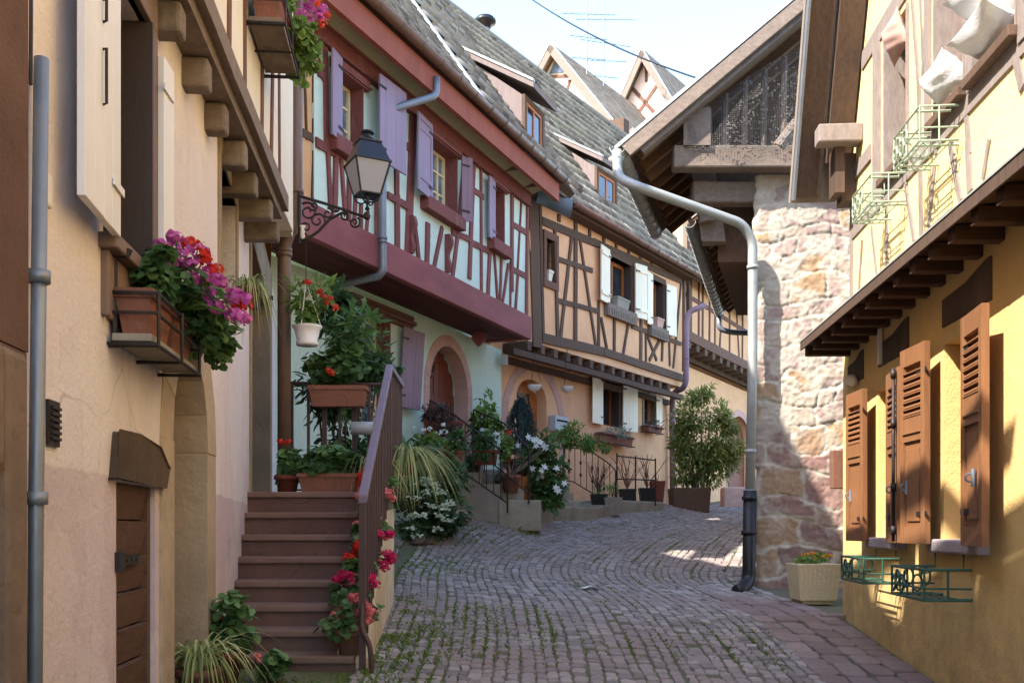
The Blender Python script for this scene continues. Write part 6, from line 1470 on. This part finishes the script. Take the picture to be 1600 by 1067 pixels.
for x, y, r, n in ((757,660,.28,260),(745,672,.22,160),(770,668,.2,160),(762,645,.18,80)): foliage_cloud(mb, n, gpt(x, y, 17.2), (r, r*.7, r*.8), .12, 'oval', 7, .5)
foliage_cloud(mb, 18, gpt(757,618,17.4), (.16,.05,.1), .14, 'oval', 3, .4)
mb.build('foliage', G_['bright'], t); mb = MB(); mb.tube([p-V(0,0,.3), gpt(757,690,17.2), gpt(757,616,17.4)], [.015,.01,.005], 5); mb.build('stem', m_darkoak, t)
p = gpt(812, 735, 17.6); t = thing('dwarf_conifer', 'dark blue-green dwarf conifer between the two doors', 'conifer', p); mb = MB(); cz_ = gpt(814, 690, 17.6)
n = 1500; u = rng.uniform(0, 1, n); a = rng.uniform(0, 6.283, n); rr = .27*np.sin(np.clip(u*.85+.15, 0, 1)*math.pi)**.7*rng.uniform(.75, 1.05, n)
P = np.stack([cz_.x+rr*np.cos(a), cz_.y+rr*np.sin(a), cz_.z-.25+.95*u], -1); G = np.stack([np.cos(a)*.5, np.sin(a)*.5, np.ones(n)], -1)+rng.normal(0, .25, (n, 3)); leaf_bulk(mb, P, G, np.stack([np.cos(a), np.sin(a), .2*np.ones(n)], -1), .10*rng.uniform(.6,1.2,n), 'lance', rng.uniform(0,1,n)); mb.build('foliage', G_['conifer'], t)
mb = MB(); potmesh(mb, p-V(0,0,.1), .2, .3); mb.build('pot', m_terrad, t, True)
p = gpt(798, 769, 16.7); t = thing('shrub_pot', 'bright orange terracotta pot with a bare bush on the pale steps', 'potted plant', p); mb = MB(); potmesh(mb, p, .165, .29); mb.build('pot', m_terra, t, True)
mb = MB()
for k in range(18):
    q = [p+V(0,0,.27)]; d = V(rnd.uniform(-.5,1.1), rnd.uniform(-.3,.3), .8)
    for s in range(4): d += V(rnd.uniform(-.3,.3), rnd.uniform(-.2,.2), .05); q.append(q[-1]+d*.17)
    mb.tube(q, [.009,.008,.006,.004,.003], 4)
mb.build('twigs', m_oldoak, t)
p = gpt(850, 800, 17.3); t = thing('lily_bush', 'bush with large white star flowers between the stone steps', 'bush', p); mb = MB(); Yl = 17.3
for x, y, r, n, k in ((852,740,.42,420,'oval'),(835,712,.36,300,'lance'),(850,690,.3,160,'lance'),(865,765,.33,260,'oval'),(850,775,.36,240,'oval')): foliage_cloud(mb, n, gpt(x, y, Yl), (r, r*.6, r*.85), .14 if k == 'oval' else .18, k, 8, .4)
mb.build('foliage', G_['geranium'], t); mb = MB()
for x, y in ((826,683),(838,686),(845,692),(850,697),(838,696),(810,696),(833,688),(853,700),(832,732),(851,730),(870,731),(882,755),(872,766),(846,735),(868,762),(842,690)):
    mb = MB(); c = np.array(P3(gpt(x, y, Yl-.42))); m = 6; a = np.arange(m)*2*math.pi/m+rng.uniform(0, 1); ax = norm(np.array([rng.normal(0,.3), -1, rng.normal(.3,.3)])); e1 = norm(np.cross(ax, [0,0,1])); e2 = np.cross(ax, e1)
    G = np.cos(a)[:,None]*e1+np.sin(a)[:,None]*e2+ax*.25; leaf_bulk(mb, np.tile(c, (m,1)), G, np.tile(ax, (m,1)), .075*rng.uniform(.8,1.15,m), 'star', rng.uniform(.3,1,m), .1); mb.build('flower', F_['white'], t)
mb = MB(); mb.tube([p, gpt(842,730,Yl)], [.02,.01], 5); mb.build('stems', m_darkoak, t)
p = gpt(873, 770, 19.6); t = thing('standard_shrub', 'bright green mop-headed shrub trained over the curved railing', 'shrub', p); mb = MB(); Ys = 19.7
for x, y, rx, rz, n in ((885,682,.34,.2,420),(905,684,.34,.22,420),(925,692,.25,.2,260),(895,674,.25,.16,220),(945,698,.16,.09,90)): foliage_cloud(mb, n, gpt(x, y, Ys), (rx, rx*.8, rz), .11, 'lance', 8, .4)
mb.build('foliage', G_['bright'], t); mb = MB(); mb.tube([gpt(881,770,Ys), gpt(880,720,Ys), gpt(884,690,Ys)], [.03,.025,.02], 6); mb.build('stem', m_darkoak, t)
# --- laurel in its planter
p = gpix(1092, 798); t = thing('laurel_bush', 'tall yellow-green laurel bush in a dark planter at the bend', 'bush', p); Yp = p.y
mb = MB(); mb.frus(p+V(-.22,.1,-.05), .42, .38, .46, .42, .6); mb.build('planter', m_darkoak, t, bevel=.02)
mb = MB()
for x, y, rx, rz, n in ((1100,695,.72,.65,1000),(1080,650,.5,.42,520),(1112,735,.66,.45,700),(1137,700,.42,.42,420),(1066,690,.36,.42,380),(1094,622,.34,.26,200),(1072,738,.36,.34,280),(1124,652,.42,.36,360),(1140,668,.26,.24,140),(1060,722,.24,.26,140),(1108,612,.16,.2,60)): foliage_cloud(mb, int(n*1.7), gpt(x, y, Yp), (rx, rx*.75, rz), .16, 'lance', 16, .4)
mb.build('foliage', G_['laurel'], t); mb = MB()
for k in range(7): mb.tube([p+V(-.1+.05*k,0,.4), p+V(-.3+.12*k,0,1.2), p+V(-.6+.22*k,0,2.4)], [.03,.02,.01], 6)
mb.build('stems', m_darkoak, t)
p = gpix(1148, 792); mb = MB(); mb.aabb(p.x-.3, p.x+1.2, p.y, p.y+.5, p.z-.2, p.z+.55); tag(mb.build('stone_bench', m_pinkst, None, False, .05), 'low reddish stone block beside the laurel planter', 'stone block')
# --- concrete planter on the right
p = V(3.10, 10.25, gz(3.10, 10.25)); t = thing('concrete_planter', 'washed concrete planter with small orange flowers against the stone wall', 'planter', p)
mb = MB(); mb.frus(p+V(0,0,.04), .185, .185, .225, .225, .37); mb.frus(p+V(0,0,.0), .15, .15, .16, .16, .04)
for k in range(9):
    x = -.19+.0475*k; mb.box(p+V(x*.86-.012,-.187,.07), V(.022,0,0), V(0,.01,0), V((x*.14),-.036,.30), .9)
o = mb.build('planter', m_aggr, t, bevel=.012)
mb = MB(); foliage_cloud(mb, 220, p+V(0,0,.46), (.2,.2,.07), .05, 'oval', 7, .6); blades(mb, p+V(-.17,0,.41), 40, .16, .008, .6, .6, 3); mb.build('foliage', G_['bright'], t)
mb = MB(); heads(F_['orange'], t, [np.array(P3(p))+np.array([rng.uniform(-.12,.15), rng.uniform(-.18,.0), .47+rng.uniform(0,.05)]) for _ in range(12)], .024, 14, .024)
# --- boxes on the peach house windows, lamps, letter box
W = PEACH
def wallbox(px0, px1, pt, pb, label, leaf, fl, mat=m_terra, name='window_box'):
    a, b = W.Y(px1, .15), W.Y(px0, .15); a, b = min(a, b), max(a, b); z0 = W.pix((px0+px1)/2, pb, .15)[1]; z1 = W.pix((px0+px1)/2, pt, .15)[1]; c = W.P((a+b)/2, z0, .15)
    t = thing(name, label, 'flower box', c, 'window boxes of the peach house'); L = (b-a)*W.L; mb = MB(); trough(mb, c, L, .2, (z1-z0)*.5, W.d); mb.build('trough', mat, t)
    mb = MB(); q = W.P
    for z in (z0-.01, z0+(z1-z0)*.4): mb.tube([q(a-.03,z,.03), q(a-.03,z,.27), q(b+.03,z,.27), q(b+.03,z,.03)], .01, 5)
    mb.build('rack', m_iron, t)
    if leaf: mb = MB(); foliage_cloud(mb, int(120+220*L), c+V(0,0,(z1-z0)*.62), (L*.5, L*.3, .13), .08, 'lance', 8, .5); mb.build('foliage', G_[leaf], t)
wallbox(936, 984, 664, 694, 'long window box with silvery plants under the ground floor shutters', 'silver', None); wallbox(1009, 1030, 656, 676, 'small terracotta box under the little window', 'purple', None)
for q_, wd, lb in ((pa, .62, 'grey stone trough on the sill of the wide upper window'), (pb, .38, 'small pinkish trough on the sill of the upper right window'), (pn, .18, 'tiny white trough in the narrow slit window')):
    mb = MB(); m = (q_[0]+q_[1])/2+.02; trough(mb, W.P(m, q_[2]+(.0 if q_ is not pn else .01), PJ+(.02 if q_ is not pn else -.06)), min(wd, (q_[1]-q_[0])*W.L-.03), .16, .22, W.d); tag(mb.build('sill_trough', m_slab if q_ is pa else m_whitepl if q_ is pn else m_pinkst, None), lb, 'trough')
for x, y0, y1, Yl_, lb in ((835, 607, 592, 19.0, 'white ceramic bowl lamp hanging in front of the arched peach door'), (886, 609, 596, 20.6, 'white ceramic bowl lamp hanging right of the stone arch')):
    c = gpt(x, y0+3, Yl_); t = thing('hanging_bowl', lb, 'hanging bowl', c, 'bowls hanging on the peach house'); mb = MB(); mb.lathe(c, [(.005,-.05),(.02,-.04),(.015,-.015),(.075,0.0),(.115,.035),(.13,.085),(.14,.10),(.13,.10),(.1,.05)], 16); mb.build('bowl', m_whplast, t, True)
    mb = MB(); tp = gpt(x, y1-42 if x < 860 else y1-50, Yl_)
    for a in (0, 2.1, 4.2): mb.tube([c+V(.115*math.cos(a), .115*math.sin(a), .16), tp], .004, 4)
    mb.build('chains', m_iron, t)
a, b, z0, z1 = W.rect(857, 651, 878, 675); mb = MB(); W.box(mb, a, b, z0, z1, .01, .17); t = tag(mb.build('letter_box', m_grplast, None, False, .015), 'pale grey letter box on the peach wall beside the arch', 'letter box')
mb = MB(); W.box(mb, a+.05, b-.05, z1-.12, z1-.08, .17, .175); mb.build('slot', m_dark, t)
mb = MB(); c = GREEN.P(16.75, 4.22, -.22); mb.tube([c+GREEN.d*.17*math.cos(a)+V(0,0,.19*math.sin(a)) for a in np.linspace(0, 6.283, 20)], .045, 7); t = tag(mb.build('door_wreath', m_browntim, None, True), 'dried leaf wreath hanging on the arched red door', 'wreath')
mb = MB(); n = 260; a = rng.uniform(0, 6.283, n); q = np.array([P3(c+GREEN.d*.17*math.cos(x)+V(0,0,.19*math.sin(x))) for x in a])+rng.normal(0,.03,(n,3)); leaf_bulk(mb, q, rng.normal(size=(n,3)), np.tile(np.array(GREEN.n),(n,1))+rng.normal(0,.5,(n,3)), .06, 'oval', rng.uniform(0,1,n)); mb.build('leaves', G_['purple'], t)
c = gpt(748, 541, 17.6); t = thing('hanging_ornament', 'dark red drop-shaped ornament hanging below the burgundy jetty', 'ornament', c); mb = MB(); mb.frus(c, .02, .02, .13, .08, .14); mb.frus(c+V(0,0,.14), .13, .08, .02, .02, .2); mb.build('drop', m_burg, t); mb = MB(); mb.tube([c+V(0,0,.33), V(c.x, c.y, 4.92)], .006, 5); mb.build('cord', m_iron, t)
# --- paper scrap, moss and grass in the joints
p = gpix(923, 923); mb = MB(); n0 = [(-.12,0,.035),(-.04,.09,.045),(.02,-.03,.07),(.12,.04,.04),(.04,.15,.06),(-.06,-.06,.035)]; mb.add([p+V(*q) for q in n0], [(0,5,2),(0,2,1),(1,2,4),(2,3,4)]); tag(mb.build('paper_scrap', m_fabric, None), 'crumpled scrap of white paper lying on the cobbles', 'litter')
mb = MB(); pts = []
for x0, y0, x1, y1, w in JOINTS:
    d = math.hypot(x0, y0); k = 9 if d < 10 else 6 if d < 16 else 4
    patch = float(fbm(np.array([x0+20]), np.array([y0]), 1.1, 33)[0])
    if patch+.5*w < .60: continue
    for _ in range(rng.poisson(k*w*2.0*min(1.5, max(.2, (patch-.35)*5)))): f = rng.random(); pts.append((x0+(x1-x0)*f+rng.normal(0,.014), y0+(y1-y0)*f+rng.normal(0,.014), 1))
for (px, py, r, n, h) in ((600,1000,.5,1500,1.2),(645,985,.6,1000,1.0),(612,950,.3,700,1.3),(690,960,.5,350,.9),(650,890,.5,350,.9),(820,828,.25,200,2.6),(760,828,.4,260,1.5),(720,835,.5,300,1.4),(560,1050,.3,250,1.2),(480,1050,.5,300,1),(400,1050,.3,160,1.2),(900,815,.6,200,1.4),(1040,800,.5,150,1.5),(1120,800,.5,120,1.2)):
    c = gpix(px, min(py, 1062))
    for _ in range(n):
        x, y = c.x+rng.normal(0, r*.5), c.y+rng.normal(0, r*1.1)
        if float(fbm(np.array([x+20]), np.array([y+9]), 3.2, 37)[0])+.25*float(fbm(np.array([x+20]), np.array([y]), 11, 38)[0]) > .63: pts.append((x, y, h))
for x, y, h in pts:
    if x < -1.0 and 6.3 < y < 9.5: continue
    z = gz(x, y); a = rng.uniform(0, 6.28); w = .0036*rng.uniform(.7,1.4)*(1 if y < 12 else 1.6); l = .027*h*rng.uniform(.4,1.5); e = V(math.cos(a), math.sin(a), 0); b = e.cross(V(0,0,1))*w; t_ = float(rng.random()); p = V(x, y, z)
    mb.add([p-b, p+b, p+b*.7+e*l*.35+V(0,0,l*.7), p+e*l*.9+V(0,0,l), p-b*.7+e*l*.35+V(0,0,l*.7)], [(0,1,2,3,4)], t_)
stuff(mb.build('joint_grass', G_['grass'], None, False, loc=(0,0,0)))
